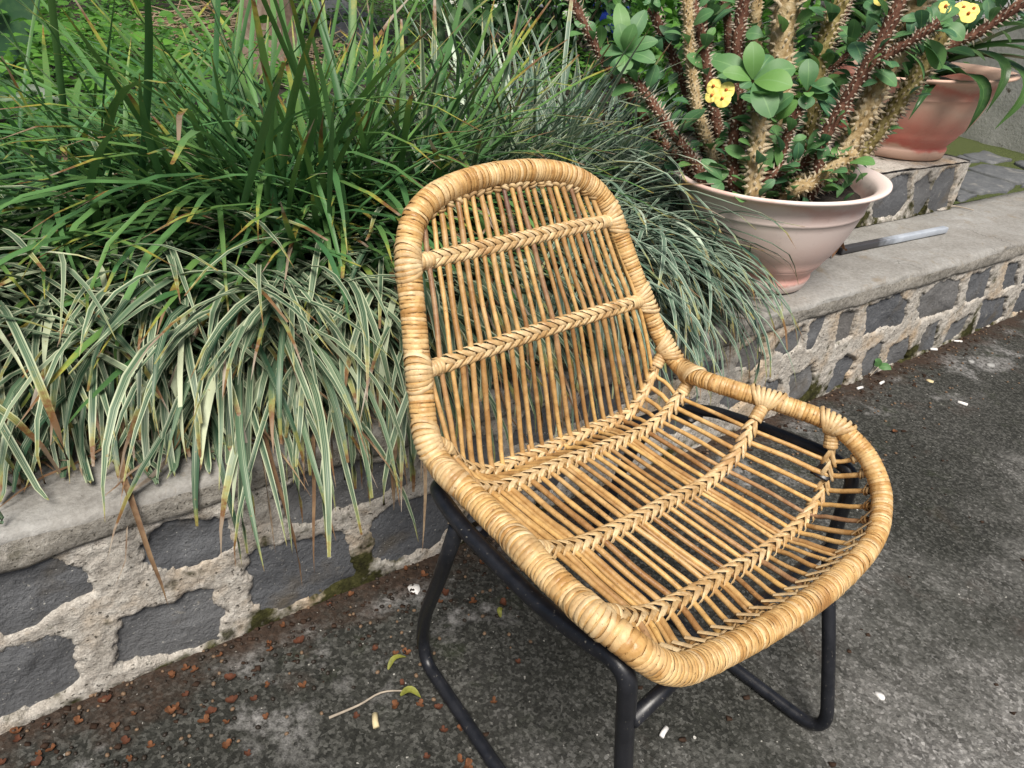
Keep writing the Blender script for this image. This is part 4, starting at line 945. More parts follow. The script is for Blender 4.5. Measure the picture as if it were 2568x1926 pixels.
# ------------------------------------------------------------------ bar on the ledge
ba = on_z(2105, 628, W_H + .012); bb = on_z(2370, 575, W_H + .012); bl = np.linalg.norm(bb - ba)
v, f = box(0, bl, -.011, .011, -.010, .010); v2 = v.copy()
bar = obj('metal_bar', mesh('metal_bar', v, f, MAT['steel_bar'], smooth=False), None, ba, math.atan2(bb[1] - ba[1], bb[0] - ba[0]))
bv = bar.modifiers.new('bevel', 'BEVEL'); bv.width = .003; bv.segments = 2
tag(bar, 'weathered square metal bar lying along the ledge behind the pale planter', 'bar')
def crumpled(name, label, cat, P, size, mat, seed):
    V = []; f = []; n = 9
    for i in range(n):
        for j in range(n):
            x, y = i / (n - 1) - .5, j / (n - 1) - .5
            V.append((x * size, y * size * .7, size * (.35 + .35 * float(fbm(np.array(x * 3.1 + seed), np.array(y * 3.1), seed)) - .6 * (x * x + y * y))))
    f = [(i * n + j, (i + 1) * n + j, (i + 1) * n + j + 1, i * n + j + 1) for i in range(n - 1) for j in range(n - 1)]
    V = np.array(V); V[:, 2] -= V[:, 2].min() - .002; r = np.full(len(V), .6)
    return tag(obj(name, mesh(name, V, f, mat, {'u': V[:, 0] * 30, 'v': V[:, 1], 'rnd': r}), None, P, random.uniform(0, 6)), label, cat)
crumpled('dry_leaf', 'curled dry brown leaf lying at the inner end of the metal bar', 'leaf', on_z(2088, 640, W_H + .002), .06, MAT['dead_leaf'], 3)

# ================================================================== clumps of grassy leaves behind and over the wall
def settle(path):
    """let a leaf lie on the ledge instead of passing through it; None if it would cross the chair"""
    out = path.copy()
    for i, p in enumerate(out):
        s, d, z = to_wall(p)
        lim = W_H + .006 + .012 * random.random()
        if d > -.016 and p[2] < lim: p[2] = lim
        if -.10 < d <= -.016 and p[2] < W_H and i > 0:
            pass
        q = to_chair(p)
        if abs(q[0]) < .275 and q[2] > .36:
            yb = -.12 - .62 * (q[2] - .65) if q[2] > .5 else -.03
            if q[1] > yb - .045: return None
        if q[2] <= .36 and abs(q[0]) < .27 and q[1] > -.11 and q[1] < .5: return None
        h = p - P1; rr = math.hypot(h[0], h[1]); rp = .26 if h[2] > .235 else .14 + .45 * max(h[2], 0)
        if 0 <= h[2] < .285 and rr < rp + .012:
            g = (rp + .014) / max(rr, .02); p[0] = P1[0] + h[0] * g; p[1] = P1[1] + h[1] * g
        out[i] = p
    return out
def clump(name, label, s, d, mat, n_obj, n_stuff, Lr, Wr, e_r, b_r, rad, bias=None, group=None, seg=11, pw=(1.0, 1.6), z0=.325, zmin=.0, dmin=-9, upright=0.0, dry=0):
    base = wp(s, d, z0); t = thing(name, label, 'plant', base, 0, group); acc = Acc(); made = 0; tries = 0; tot = n_obj + n_stuff
    while made < tot and tries < tot * 6:
        tries += 1; upr = random.random() < upright
        if bias is not None and not upr and random.random() < bias[2]: az = math.atan2(*(bias[0] * -WN + bias[1] * WT)[[1, 0]]) + random.gauss(0, .75)
        else: az = random.uniform(0, 2 * math.pi)
        q = rad * math.sqrt(random.random()); a2 = random.uniform(0, 6.28)
        b0 = base + np.array([q * math.cos(a2), q * math.sin(a2), 0]); L = random.uniform(*Lr) * (1 if random.random() > .2 else .7)
        e0 = R(random.uniform(*e_r)); bend = R(random.uniform(*b_r)); n = seg
        if upr: e0 = R(random.uniform(52, 86)); bend = R(random.uniform(5, 55)); L *= 1.04
        p = arc_leaf(b0, az, e0, bend, L, n, random.uniform(*pw), random.gauss(0, .4), .0 if upr else .13)
        p = settle(p)
        if p is None: continue
        zl = zmin if random.random() > .06 else zmin - .04
        dd_ = p @ WN - W_D
        if (dd_ < dmin + random.uniform(-.02, .05)).any() or ((p[:, 2] < zl) & (dd_ < 0)).any(): continue
        st = np.linalg.norm(np.diff(p, axis=0), axis=1).max()
        if st > 1.9 * L / (n - 1): continue
        lf = leaf_obj(p, random.uniform(*Wr), BLADE if random.random() < .75 else BLUNT, 3, random.uniform(.1, .55), None, None, random.uniform(0, .25))
        if made < n_obj: add_leaf('leaf', t, lf, mat, base)
        else: acc.add(lf[0] - base, lf[1], **lf[2])
        made += 1
    if dry:
        da = Acc(); k = 0; tr_ = 0
        while k < dry and tr_ < dry * 6:
            tr_ += 1; az = math.atan2(-WN[1], -WN[0]) + random.gauss(0, .9); q = rad * math.sqrt(random.random()) * 1.2; a2 = random.uniform(0, 6.28)
            p = settle(arc_leaf(base + np.array([q * math.cos(a2), q * math.sin(a2), 0]), az, R(random.uniform(5, 45)), R(random.uniform(80, 135)), random.uniform(.26, Lr[1]), seg, 1.2, random.gauss(0, .5), .4))
            if p is None or (p[:, 2] < zmin - .10).any(): continue
            dd_ = p @ WN - W_D
            if (dd_ < dmin).any() or np.linalg.norm(np.diff(p, axis=0), axis=1).max() > .12: continue
            lf = leaf_obj(p, random.uniform(.003, .009), BLADE, 3, random.uniform(.3, .9), None, None, .4); da.add(lf[0] - base, lf[1], **lf[2]); k += 1
        if k: o = obj('dry_leaves', da.mesh('dry_leaves', MAT['blade_dry']), t); o['kind'] = 'stuff'
    if n_stuff: o = obj('inner_leaves', acc.mesh('inner_leaves', mat), t); o['kind'] = 'stuff'
    return t
G1 = 'variegated grass clumps along the wall'
VA, PA, GR = MAT['blade_varie'], MAT['blade_pale'], MAT['blade_green']
clump('strap_leaf_clump', 'big clump of dark green strap leaves with yellow and brown tips, left of the chair', .44, .50, GR, 298, 1500, (.46, .82), (.0080, .0135), (40, 88), (70, 165), .20, (1, -.1, .34), upright=.11, dmin=.04)
clump('strap_leaf_clump', 'smaller tuft of dark green strap leaves standing behind the chair back', .84, .62, GR, 90, 200, (.42, .70), (.008, .013), (48, 86), (40, 130), .11, upright=.12)
clump('strap_leaf_clump', 'arching dark green strap leaves at the left behind the ledge grasses', .10, .66, GR, 160, 620, (.42, .76), (.008, .013), (36, 86), (60, 150), .19, (.6, -.8, .4), upright=.07, dmin=.12)
vg = dict(group=G1)
clump('variegated_grass', 'striped grass clump lying on the ledge at the left picture edge', -.22, .46, VA, 220, 900, (.34, .58), (.0062, .0112), (42, 86), (95, 170), .17, (1, 0, .62), dmin=.05, dry=70, seg=13, **vg)
clump('variegated_grass', 'striped grass clump with brown tips reaching the ledge edge, left of the big strap-leaf clump', .06, .42, VA, 260, 950, (.34, .58), (.0062, .0112), (42, 86), (95, 170), .16, (1, -.1, .68), dmin=.0, zmin=.31, dry=90, seg=13, **vg)
clump('variegated_grass', 'striped grass clump hanging lowest over the wall face below the strap-leaf clump', .33, .36, VA, 270, 950, (.34, .58), (.0062, .0112), (42, 84), (100, 170), .14, (1, -.05, .75), zmin=.20, dry=150, seg=13, **vg)
clump('variegated_grass', 'striped grass clump drooping over the wall just left of the chair leg', .57, .36, VA, 250, 850, (.34, .58), (.0062, .0108), (42, 84), (100, 170), .14, (1, -.1, .72), zmin=.22, dry=130, seg=13, **vg)
clump('variegated_grass', 'upright cream striped tuft between the strap leaves and the chair top', .76, .48, VA, 110, 240, (.38, .62), (.008, .0125), (52, 88), (40, 140), .09, None, upright=.2, **vg)
clump('variegated_grass', 'grey-green striped clump seen through the chair back', .94, .34, PA, 180, 700, (.34, .58), (.0055, .0100), (40, 86), (95, 170), .13, (1, .1, .6), zmin=.19, dry=30, seg=13, **vg)
clump('variegated_grass', 'grey-green striped clump spilling between the chair and the pale planter', 1.13, .32, PA, 200, 760, (.34, .56), (.0055, .0100), (40, 84), (100, 170), .11, (1, .30, .62), zmin=.20, dry=30, seg=13, **vg)
clump('variegated_grass', 'tall spiky grey-green striped clump behind the chair top', 1.06, .66, PA, 200, 950, (.42, .70), (.0062, .0108), (40, 88), (40, 150), .19, None, upright=.15, **vg)
clump('variegated_grass', 'grey-green striped clump behind the left side of the pale planter', 1.36, .64, PA, 140, 650, (.36, .60), (.0062, .0105), (38, 86), (50, 150), .15, None, upright=.10, **vg)

# ================================================================== garden background
def blob_rock(name, label, P, r, mat, seed):
    V = []; f = []; nu, nv = 14, 9
    for i in range(nv):
        ph = math.pi * i / (nv - 1)
        for j in range(nu):
            th = 2 * math.pi * j / nu; d = np.array([math.sin(ph) * math.cos(th), math.sin(ph) * math.sin(th), math.cos(ph)])
            k = 1 + .28 * mnoise.noise(Vector(tuple(d * 1.6 + seed))) + .12 * mnoise.noise(Vector(tuple(d * 4 + seed))); V.append(d * k * np.array(r))
    f = [(i * nu + j, (i + 1) * nu + j, (i + 1) * nu + (j + 1) % nu, i * nu + (j + 1) % nu) for i in range(nv - 1) for j in range(nu)]
    return tag(obj(name, mesh(name, V, f, mat, smooth=False), None, P), label, 'rock', 'rocks lying in the garden')
def gz(x, y, z=.36): return on_z(x, y, z)
blob_rock('rock', 'pale grey rock right of the tree trunk', gz(835, 60), (.24, .18, .20), MAT['rock_pale'], 1.3)
blob_rock('rock', 'dark rock at the foot of the pale steps', gz(905, 75), (.30, .22, .16), MAT['rock'], 4.1)
blob_rock('rock', 'small dark rock in front of the other garden rocks', gz(880, 100), (.20, .16, .12), MAT['rock'], 7.7)
blob_rock('rock', 'flat grey stone lying behind the thorny shrub', gz(1660, 260, .36), (.22, .16, .09), MAT['rock_pale'], 9.2)
# tree trunk
TB = gz(690, 185, .33)
tree = thing('tree', 'tree trunk with pale blotched bark rising behind the strap leaves', 'tree', TB)
def trunk():
    c = [TB - TB + np.array([0, 0, -.05]), (-.02, .0, .25), (-.05, .02, .7), (-.06, .05, 1.3), (-.02, .08, 2.1), (.03, .1, 3.0)]; c, L = catmull(c, 34); n = 34
    z = np.linspace(0, 1, n); r = .125 * (1 - .35 * z) + .13 * np.exp(-z * 16); v, f = tube(c, r, 22)
    ctr = np.repeat(c, 22, 0); d = v - ctr; k = np.array([1 + .12 * mnoise.noise(Vector(tuple(p * 5))) + .05 * mnoise.noise(Vector(tuple(p * 16))) for p in v]); ang = np.arctan2(d[:, 1], d[:, 0]); fl = np.exp(-np.repeat(z, 22) * 14) * .25 * np.sin(ang * 5 + 1)
    v = ctr + d * (k + fl)[:, None]; obj('trunk', mesh('trunk', v, f, MAT['trunk']), tree)
    for q, (a, e) in enumerate(((.4, .9), (2.4, 1.0), (4.3, .8))):
        p = np.array([c[26] + np.array([math.cos(a), math.sin(a), e * 1.0]) * t * 1.1 for t in np.linspace(0, 1, 6)]); v, f = tube(p, np.linspace(.055, .02, 6), 9); obj('limb', mesh('limb', v, f, MAT['trunk']), tree)
    n = 5200; cc = np.array([.0, .3, 3.5]) + RNG.normal(size=(n, 3)) * np.array([.8, .8, .45]); l = RNG.uniform(.08, .14, n)
    co = leaf_cloud('crown', cc, RNG.normal(size=(n, 3)), l, l * .5, MAT['vine_leaf'], tree); co['kind'] = 'stuff'
trunk()
# pile of dry straw beside the trunk
STRAW = gz(520, 110, .36)
def straw():
    c0 = STRAW; a = Acc()
    for k in range(420):
        x = RNG.normal() * .42; y = RNG.normal() * .28; h = max(0, .22 * math.exp(-(x * x / .12 + y * y / .08)) ) * random.random(); az = random.gauss(.6, .8); l = random.uniform(.15, .5); e = random.gauss(0, .18)
        p0 = np.array([x, y, h + .02]); d = np.array([math.cos(az) * math.cos(e), math.sin(az) * math.cos(e), math.sin(e)]); mid = p0 + d * l * .5 + np.array([0, 0, random.uniform(0, .04)])
        v, f = tube(np.array([p0 - d * l * .5, mid, p0 + d * l * .5]), random.uniform(.003, .006), 4, caps=False); a.add(v, f)
    o = obj('straw', a.mesh('straw', MAT['straw']), None, c0); tag(o, 'heap of dry straw and stalks left of the tree trunk', 'straw', None, 'stuff')
straw()
# small-leaved weeds covering the ground
def weeds():
    P = []; Dr = []; L = []
    cnt = 0
    while cnt < 3600:
        s = random.uniform(-2.2, 8.5); d = random.uniform(.7, 9.5) if random.random() < .55 else random.uniform(.6, 4.2)
        if s > 2.1 and d < 1.4: continue
        if s > .7 and d < 4.5 and random.random() < .75: continue
        p0 = wp(s, d, .32 + .010 * max(0, d - 2))
        if np.linalg.norm((p0 - TB)[:2]) < .3: continue
        if np.linalg.norm((p0 - STRAW)[:2]) < .55 and random.random() < .8: continue
        tall = .5 + .5 * float(fbm(np.array(s * .9), np.array(d * .9), 5)); h = (random.uniform(.10, .24) + max(0, tall) * .2 + min(.12, .02 * d)) * (1 if s < .9 else .5); sz = random.choice((.035, .045, .06)); n = random.randint(10, 17)
        for k in range(n):
            az = random.uniform(0, 6.28); r = random.uniform(.01, .10); P.append(p0 + np.array([math.cos(az) * r, math.sin(az) * r, h * random.uniform(.2, 1)])); Dr.append((math.cos(az), math.sin(az), random.uniform(-.3, .35))); L.append(sz * random.uniform(.6, 1.3))
        cnt += 1
    L = np.array(L); o = leaf_cloud('weeds', P, np.array(Dr), L, L * .66, MAT['weed_leaf']); tag(o, 'low bright green leafy weeds covering the garden bed', 'weeds', None, 'stuff')
weeds()
# big leaves of a canna at the left edge
CB = gz(-70, 330, .33)
canna = thing('canna_plant', 'large plain green paddle leaves at the left picture edge', 'plant', CB)
PAD = lambda v: max(.03, math.sin(math.pi * (v * .95 + .03) ** .85) ** .65)
def paddle(L, w, rnd):
    c, _ = catmull(L, 18); add_leaf('leaf', canna, leaf_obj(c, w, PAD, 9, .18, unit(-unit(CB * [1, 1, 0]) + np.array([0.3, 0, .7])), rnd, .05), MAT['broad_leaf'], CB)
def pc(x, y, d): return on_plane(x, y, CB + unit(CB * [1, 1, 0]) * d, unit(CB * [1, 1, 0]))
paddle([pc(-230, 230, .0), pc(-110, 120, -.05), pc(0, 0, -.1), pc(60, -130, -.12)], .27, .3)
paddle([pc(-190, 330, .0), pc(-80, 270, -.1), pc(60, 245, -.15), pc(185, 275, -.2)], .13, .9)
paddle([pc(-150, 200, .2), pc(-120, 40, .2), pc(-60, -120, .25)], .2, .5)
v, f = tube(np.array([(0, 0, 0), (-.01, .01, .25), (-.05, .02, .5)]), .012, 8); obj('stalk', mesh('stalk', v, f, MAT['broad_leaf'], {k: np.full(len(v), .5) for k in 'uv'} | {'rnd': np.full(len(v), .3)}), canna)
# heart-leaved vine in the middle distance
VB = gz(1260, 150, .34); VH = unit(VB * [1, 1, 0])
vine = thing('garden_vine', 'dark heart-leaved plant standing behind the grey-green striped grass', 'plant', VB)
for k in range(46):
    x = random.uniform(1010, 1500); y = random.uniform(-60, 215) if k > 8 else random.uniform(0, 150); dp = random.uniform(-1.2, .3)
    p = on_plane(x, y, VB + VH * dp, VH)
    if p[2] < .36: p[2] = .36 + random.uniform(0, .1)
    ln = random.uniform(.11, .19); az = random.uniform(0, 6.28); d = unit(np.array([math.cos(az) * .6, math.sin(az) * .6 - .3, -.75])); q = np.linspace(0, 1, 8)[:, None]
    path = p + d * ln * q + np.array([0, 0, .02]) * np.sin(q * 3.1); add_leaf('leaf', vine, leaf_obj(path, ln * random.uniform(.7, .95), HEART, 5, .2, unit(-VH + np.array([0, 0, .5]))), MAT['vine_leaf'], VB)
for k in range(9):
    x = random.uniform(1050, 1480); b0 = on_plane(x, 190, VB + VH * random.uniform(-.9, .2), VH); b0[2] = .33; tp = b0 + np.array([random.uniform(-.15, .15), 0, random.uniform(.5, .9)]); c = catmull([b0, (b0 + tp) / 2 + RNG.normal(size=3) * .03, tp], 10)[0]
    v, f = tube(c - VB, .005, 6); obj('stalk', mesh('stalk', v, f, MAT['vine_leaf'], {'u': np.full(len(v), .5), 'v': np.full(len(v), .5), 'rnd': np.full(len(v), .5)}), vine)
# leafy bushes behind the thorny shrub
def bush(name, label, P, r, n, lf, mat, shape=OVAL, wf=.5):
    t = thing(name, label, 'bush', P); d = unit(RNG.normal(size=(n, 3))) * (RNG.random(n) ** .45)[:, None]; rr = np.array(r); lump = 1 + .35 * np.array([mnoise.noise(Vector(tuple(x * 2.3)) + Vector(tuple(P))) for x in d])
    p = d * rr * lump[:, None] + np.array([0, 0, r[2]]); l = lf * RNG.uniform(.6, 1.3, n)
    o = leaf_cloud('foliage', p, d + np.array([0, 0, -.2]) + RNG.normal(size=(n, 3)) * .5, l, l * wf, mat, t); o['kind'] = 'stuff'
    for k in range(6):
        an = k * 1.05; c = catmull([(0, 0, 0), (math.cos(an) * r[0] * .3, math.sin(an) * r[1] * .3, r[2] * .8), (math.cos(an) * r[0] * .6, math.sin(an) * r[1] * .6, r[2] * 1.6)], 8)[0]; v, f = tube(c, np.linspace(.010, .003, 8), 6); obj('twig', mesh('twig', v, f, MAT['trunk']), t)
bush('bush', 'dense green bush behind the thorny shrub', wp(3.05, 1.7, .33), (.60, .40, .36), 2300, .07, MAT['weed_leaf'])
bush('bush', 'dark leafy bush farther back above the blue pot', wp(3.6, 3.6, .36), (1.2, .7, .55), 2600, .09, MAT['vine_leaf'])
bush('bush', 'leafy bush at the right behind the strap-leaved lily', wp(4.7, 2.0, .34), (1.15, .6, .75), 3600, .08, MAT['vine_leaf'])
bush('bush', 'distant bush in front of the white house on the right', wp(6.6, 4.6, .40), (1.3, .8, .7), 2200, .10, MAT['weed_leaf'])
bush('bush', 'distant dark bush above the weeds at the left', wp(1.2, 8.2, .40), (1.8, .8, .6), 2400, .11, MAT['vine_leaf'])
# glazed pot, bucket, house
BP = gz(1518, 138, .34); t = thing('glazed_pot', 'dark blue glazed pot standing behind the shrub stems', 'pot', BP); t.scale = (1.1, 1.1, 1.1)
v, f = lathe([(0, 0), (.13, 0), (.15, .02), (.20, .14), (.215, .22), (.20, .30), (.185, .33), (.20, .345), (.205, .36), (.195, .37), (.175, .36), (.17, .30)], 40); obj('body', mesh('body', v, f, MAT['blue_glaze']), t)
v, f = lathe([(0, .32), (.10, .325), (.172, .32)], 24); obj('soil', mesh('soil', v, f, MAT['soil']), t)
BK = gz(1365, 92, .35); t = thing('bucket', 'grey bucket standing beyond the heart-leaved plant', 'bucket', BK)
v, f = lathe([(0, 0), (.13, 0), (.135, .01), (.165, .27), (.172, .275), (.172, .29), (.16, .29), (.155, .27), (.13, .02), (0, .02)], 32); obj('body', mesh('body', v, f, MAT['bucket_grey']), t)
th = np.linspace(-1.4, 1.4, 17); v, f = tube(np.c_[.165 * np.sin(th), .05 * np.cos(th), .275 + .11 * np.cos(th)], .004, 6); obj('handle', mesh('handle', v, f, MAT['steel']), t)
HS = wp(7.5, 8.2, .0); house = thing('house', 'white plastered house front behind the garden', 'house', HS, W_ROT - R(38))
v, f = box(-9, 9, 0, .3, 0, 4.2); obj('wall', mesh('wall', v, f, MAT['white_plaster'], smooth=False), house)
v, f = box(-9, 9, -.9, -.002, .1, .46); obj('step', mesh('step', v, f, MAT['plain_cement'], smooth=False), house)
v, f = box(-.9, .9, -1.3, -.902, .1, .32); obj('step', mesh('step', v, f, MAT['plain_cement'], smooth=False), house)
v, f = box(-.55, .55, -.03, -.002, .462, 2.6); d_ = obj('door', mesh('door', v, f, MAT['trunk'], smooth=False), house)
v, f = tube(np.array([(.42, -.03, 1.45), (.42, -.08, 1.45), (.36, -.08, 1.45)]), .012, 8); obj('door_handle', mesh('door_handle', v, f, MAT['steel']), d_)

# ================================================================== litter on the pavement and the ledge
def scatter(n, s0, s1, d0, d1, pw=1.0):
    for k in range(n): yield wp(random.uniform(s0, s1), -(d0 + (d1 - d0) * random.random() ** pw), 0)
def dried_flower(seed):
    rn = random.Random(seed); a = Acc(); np_ = rn.choice((3, 3, 4, 5))
    for k in range(np_):
        az = k * 6.283 / np_ + rn.uniform(-.5, .5); l = rn.uniform(.010, .016); w = l * rn.uniform(.55, .8); cu = rn.uniform(.4, 1.2); n = 5
        for i in range(1): pass
        V = []; 
        for i in range(n):
            t = i / (n - 1); e = .25 + cu * t; x = l * t * math.cos(e * .8); z = .002 + l * t * math.sin(e) * .55; hw = w / 2 * math.sin(math.pi * (t * .85 + .1)) ** .7
            for u in (-1, 0, 1): V.append((x * math.cos(az) - u * hw * math.sin(az), x * math.sin(az) + u * hw * math.cos(az), z + abs(u) * hw * .55))
        f = [(i * 3 + q, i * 3 + q + 1, (i + 1) * 3 + q + 1, (i + 1) * 3 + q) for i in range(n - 1) for q in range(2)]; a.add(V, f)
    return a
DF = [dried_flower(i).mesh('dried_flower', MAT['dried_petal'] if i % 3 else MAT['dried_dark']) for i in range(9)]
spots = [on_z(x * .40687, 1251 + y * .40687, 0) for x, y in [(650, 1250), (710, 1415), (830, 1330), (875, 1400), (780, 1505), (800, 1605), (1050, 1320), (1130, 1355), (1150, 1215), (1060, 1095), (1150, 1050), (1410, 1220), (1430, 1250), (1265, 1375), (1400, 1380), (1400, 1430), (1570, 1240), (1650, 1150), (1640, 1355), (1505, 1455), (1530, 1575), (1400, 1530), (1870, 1160), (1920, 1120), (1305, 1320), (1090, 1290), (320, 1545), (150, 1620), (230, 1640), (240, 1575), (480, 1380), (600, 1360), (280, 1410), (110, 1440), (930, 1530), (960, 1545), (1420, 1110), (1200, 1060), (1665, 935), (1720, 880), (2030, 660), (2060, 600), (2160, 600), (2190, 1310), (2200, 1345)]]
spots += [on_z(900 + x * .40687, 1251 + y * .40687, 0) for x, y in [(500, 640), (700, 640), (830, 620), (890, 650), (930, 550), (980, 555), (1275, 930), (980, 1010), (220, 960), (290, 955), (170, 1020), (265, 1145), (220, 1280), (375, 1275), (435, 1310), (490, 1290), (830, 1255), (620, 1420), (860, 1455), (415, 1595), (625, 1620), (670, 1650), (1240, 1480), (520, 1430), (290, 440), (400, 480), (375, 520), (740, 270), (1660, 590), (1690, 320), (1340, 120), (100, 930)]]
spots += [on_z(2012, 1810, 0), on_z(2240, 1085, 0), on_z(2248, 1095, 0), on_z(1772, 1350, 0)]
spots = [p for q, p in enumerate(spots) if q % 4 != 3] + list(scatter(14, -.25, 1.3, .02, .12))
for k, P in enumerate(spots):
    o = obj('dried_flower', DF[k % 9], None, P + np.array([0, 0, .0005]), random.uniform(0, 6.28)); sc = random.uniform(.55, .9); o.scale = (sc, sc, sc)
    q = to_chair(P); dw = -to_wall(P)[1]; dark = (k % 9) % 3 == 0
    look = 'dull brown' if dark else 'rust-orange'; size = 'tiny' if sc < .66 else ('small' if sc < .80 else 'larger')
    if abs(q[0]) < .21 and -.08 < q[1] < .43: where = 'lying under the chair seat'
    elif q[0] < -.21: where = 'on the open pavement right of the chair'
    elif dw < .06: where = 'tight against the foot of the wall'
    elif dw < .16: where = 'in the seed litter along the wall'
    elif q[0] < .36: where = 'just left of the chair runner'
    else: where = 'out on the pavement in the lower left corner'
    tag(o, f'{size} {look} curled dried flower {where}', 'dried flower', 'dried flowers fallen on the pavement')
def seeds(name, label, mat, n, s0, s1, d0, d1, r, pw):
    a = Acc(); v0, f0 = lathe([(0, -1), (.7, -.7), (1, 0), (.7, .7), (0, 1)], 7)
    for P in scatter(n, s0, s1, d0, d1, pw):
        k = r * random.uniform(.7, 1.3); an = random.uniform(0, 6.28); v = v0 * np.array([k, k * 1.25, k * .8]); c, s_ = math.cos(an), math.sin(an)
        v = np.c_[v[:, 0] * c - v[:, 1] * s_, v[:, 0] * s_ + v[:, 1] * c, v[:, 2] + k * .7] + P; a.add(v, f0)
    tag(obj(name, a.mesh(name, mat)), label, 'seeds', None, 'stuff')
seeds('seeds', 'black round seeds scattered along the foot of the wall', MAT['seed'], 300, -.3, .75, .0, .20, .0030, 1.6)
seeds('seeds', 'tan seeds and grit scattered along the foot of the wall', MAT['seed_tan'], 330, -.3, 2.9, .0, .28, .0028, 1.6)
def crumbs():
    a = Acc(); v0, f0 = box(-1, 1, -1, 1, -1, 1)
    for k in range(520):
        if k < 360: P = wp(random.uniform(-.3, 2.9), -random.random() ** 2 * .12, 0)
        else: P = np.array([random.uniform(-.6, 1.7), random.uniform(.3, 2.0), 0]); P = P if to_wall(P)[1] < -.03 else wp(random.uniform(0, 2), -.05, 0)
        r = random.uniform(.001, .0032); v = (v0 + RNG.normal(size=v0.shape) * .35) * r * np.array([1.4, 1, .6]) + P + [0, 0, r * .5]; a.add(v, f0)
    tag(obj('grit', a.mesh('grit', MAT['litter'], smooth=False)), 'dark crumbs of soil and litter strewn on the pavement', 'grit', None, 'stuff')
crumbs()
def stick(P, ang, l, r, mat, name, label, cat, group=None):
    v, f = tube(np.array([(-l / 2, 0, r), (-l * .1, .0008, r * 1.03), (l / 2, 0, r)]), r, 10); tag(obj(name, mesh(name, v, f, mat), None, P, ang), label, cat, group)
g = 'white paper stubs on the pavement'
stick(on_z(2155, 976, 0), .55, .024, .0042, MAT['white_paper'], 'paper_stub', 'white stub at the wall foot, nearer the chair of the pair by the seedling', 'stub', g)
stick(on_z(2210, 963, 0), .75, .024, .0042, MAT['white_paper'], 'paper_stub', 'white stub just below the two-leaved seedling', 'stub', g)
stick(on_z(2340, 879, 0), .1, .024, .0045, MAT['white_paper'], 'paper_stub', 'white stub against the wall foot below the seventh stone from the right', 'stub', g)
stick(on_z(2401, 858, 0), .1, .030, .0036, MAT['white_paper'], 'paper_stub', 'thin white stub farthest along the wall foot', 'stub', g)
stick(on_z(2412, 1015, 0), -.45, .026, .0046, MAT['white_paper'], 'paper_stub', 'white stub lying alone on the open pavement at right', 'stub', g)
stick(on_z(1664, 1840, 0), 1.0, .019, .0040, MAT['white_paper'], 'paper_stub', 'white stub between the chair front legs', 'stub', g)
stick(on_z(942, 1812, 0), 1.9, .022, .0048, MAT['cream_bit'], 'cork_bit', 'cream coloured stub left of the chair runner', 'stub')
def flake(P, r, mat, name, label, cat, el=1.5):
    n = 9; V = [(0, 0, .003)]; an = random.uniform(0, 6)
    for k in range(n):
        a = k * 6.283 / n; q = r * random.uniform(.75, 1.1); V.append((q * math.cos(a) * el, q * math.sin(a), .0012 + random.random() * .002))
    for k in range(n):
        a = k * 6.283 / n; V.append((V[1 + k][0], V[1 + k][1], 0))
    f = [(0, 1 + k, 1 + (k + 1) % n) for k in range(n)] + [(1 + k, 1 + n + k, 1 + n + (k + 1) % n, 1 + (k + 1) % n) for k in range(n)]
    tag(obj(name, mesh(name, V, f, mat, smooth=False), None, P, an), label, cat)
flake(on_z(2206, 1745, 0), .0065, MAT['white_paper'], 'shell_chip', 'small white chip right of the chair front foot', 'chip')
flake(on_z(2333, 956, 0), .010, MAT['cream_bit'], 'shell_chip', 'cream chip on the pavement right of the seedling', 'chip', 1.2)
flake(on_z(1039, 1478, 0), .011, MAT['white_paper'], 'paper_scrap', 'white paper scrap left of the chair rear leg', 'scrap', 1.3)
flake(on_z(2483, 915, 0), .013, MAT['rock_pale'], 'pebble', 'flat grey pebble at the right edge of the pavement', 'pebble', 1.3)
flake(on_z(2435, 907, 0), .010, MAT['rock_pale'], 'pebble', 'small grey pebble left of the flat pebble at the right edge', 'pebble', 1.3)
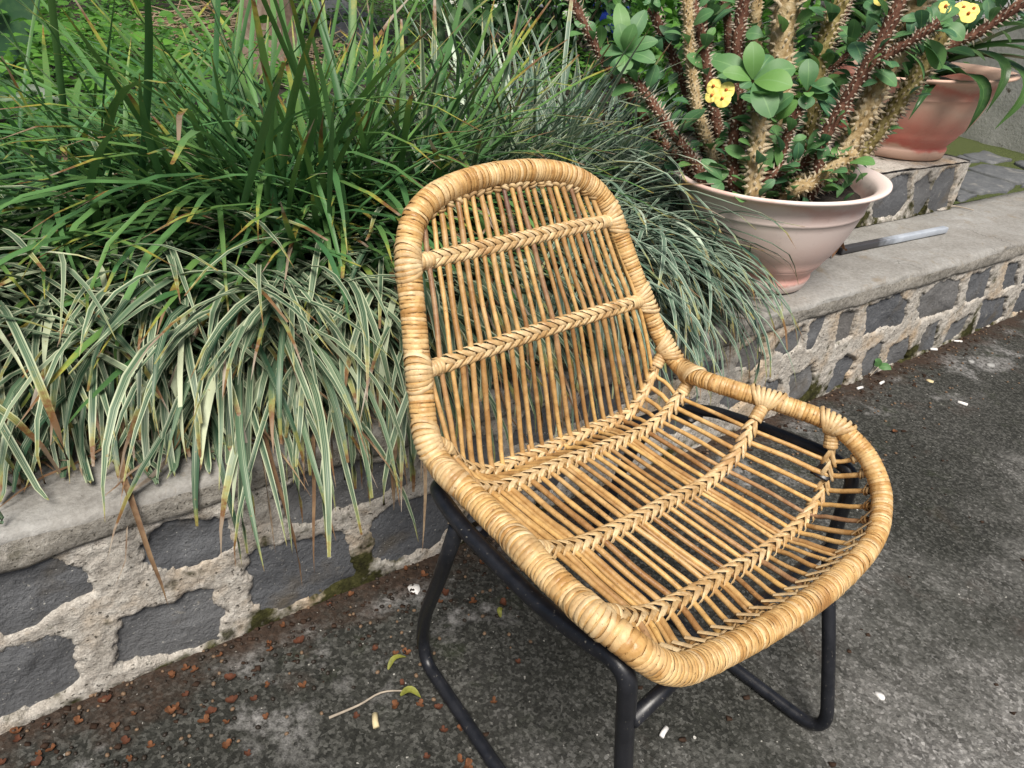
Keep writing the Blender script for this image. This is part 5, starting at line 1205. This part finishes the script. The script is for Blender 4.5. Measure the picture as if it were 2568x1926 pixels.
def fallen(P, ang, l, w, label):
    q = np.linspace(0, 1, 9); path = np.c_[l * (q - .5), .004 * np.sin(q * 4), .003 + .009 * np.sin(q * 3.1)]; V, f, at = leaf_obj(path, w, OVAL, 3, .5); tag(obj('fallen_leaf', mesh('fallen_leaf', V, f, MAT['yellow_leaf'], at), None, P, ang), label, 'leaf')
fallen(on_z(995, 1665, 0), .9, .036, .009, 'curled yellow-green fallen leaf above the long twig')
fallen(on_z(1030, 1748, 0), .1, .032, .012, 'yellow-green fallen leaf with a brown end beside the twig tip')
fallen(on_z(1257, 1541, 0), 1.5, .018, .009, 'tiny green leaf on the pavement under the left rail')
def twig(L, r, label):
    c = np.array([on_z(x, y, .006) for x, y in L]); v, f = tube(catmull(c, 16)[0] - c[0], np.linspace(r, r * .5, 16), 6); tag(obj('twig', mesh('twig', v, f, MAT['twig']), None, c[0]), label, 'twig')
twig([(825, 1800), (900, 1768), (962, 1735), (1045, 1733)], .0022, 'long thin pale twig on the pavement left of the chair runner')
twig([(2380, 590), (2398, 520 + 20), (2440, 527)], .003, 'pale bent twig at the end of the plinth') if False else None
def ledge_twig(L, r, label, z):
    c = np.array([on_z(x, y, z) for x, y in L]); v, f = tube(catmull(c, 12)[0] - c[0], np.linspace(r, r * .5, 12), 6); tag(obj('twig', mesh('twig', v, f, MAT['twig']), None, c[0]), label, 'twig')
ledge_twig([(2378, 520), (2395, 517), (2442, 527)], .004, 'pale bent twig lying on the ledge at the end of the plinth', W_H + .006)
# seedling rooted at the wall foot
SD = on_z(2180, 945, 0); sdl = thing('seedling', 'two-leaved green seedling sprouting at the foot of the wall', 'seedling', SD)
cr = catmull([(0, 0, 0), (.012, .006, .018), (.022, .012, .032)], 8)[0]; v, f = tube(cr, .0014, 6); obj('stem', mesh('stem', v, f, MAT['twig']), sdl)
for ax, l in (((-.45, -.1, .5), .034), ((.75, -.35, .05), .036)):
    ax = unit(ax); q = np.linspace(0, 1, 8)[:, None]; V, f, at = leaf_obj(cr[-1] + ax * l * q + np.array([0, 0, .006]) * np.sin(q * 3.1), .024, OVAL, 5, .1, unit(np.array([-.5, -.8, .6])), .45); obj('leaf', mesh('leaf', V, f, MAT['thorn_leaf'], at), sdl)
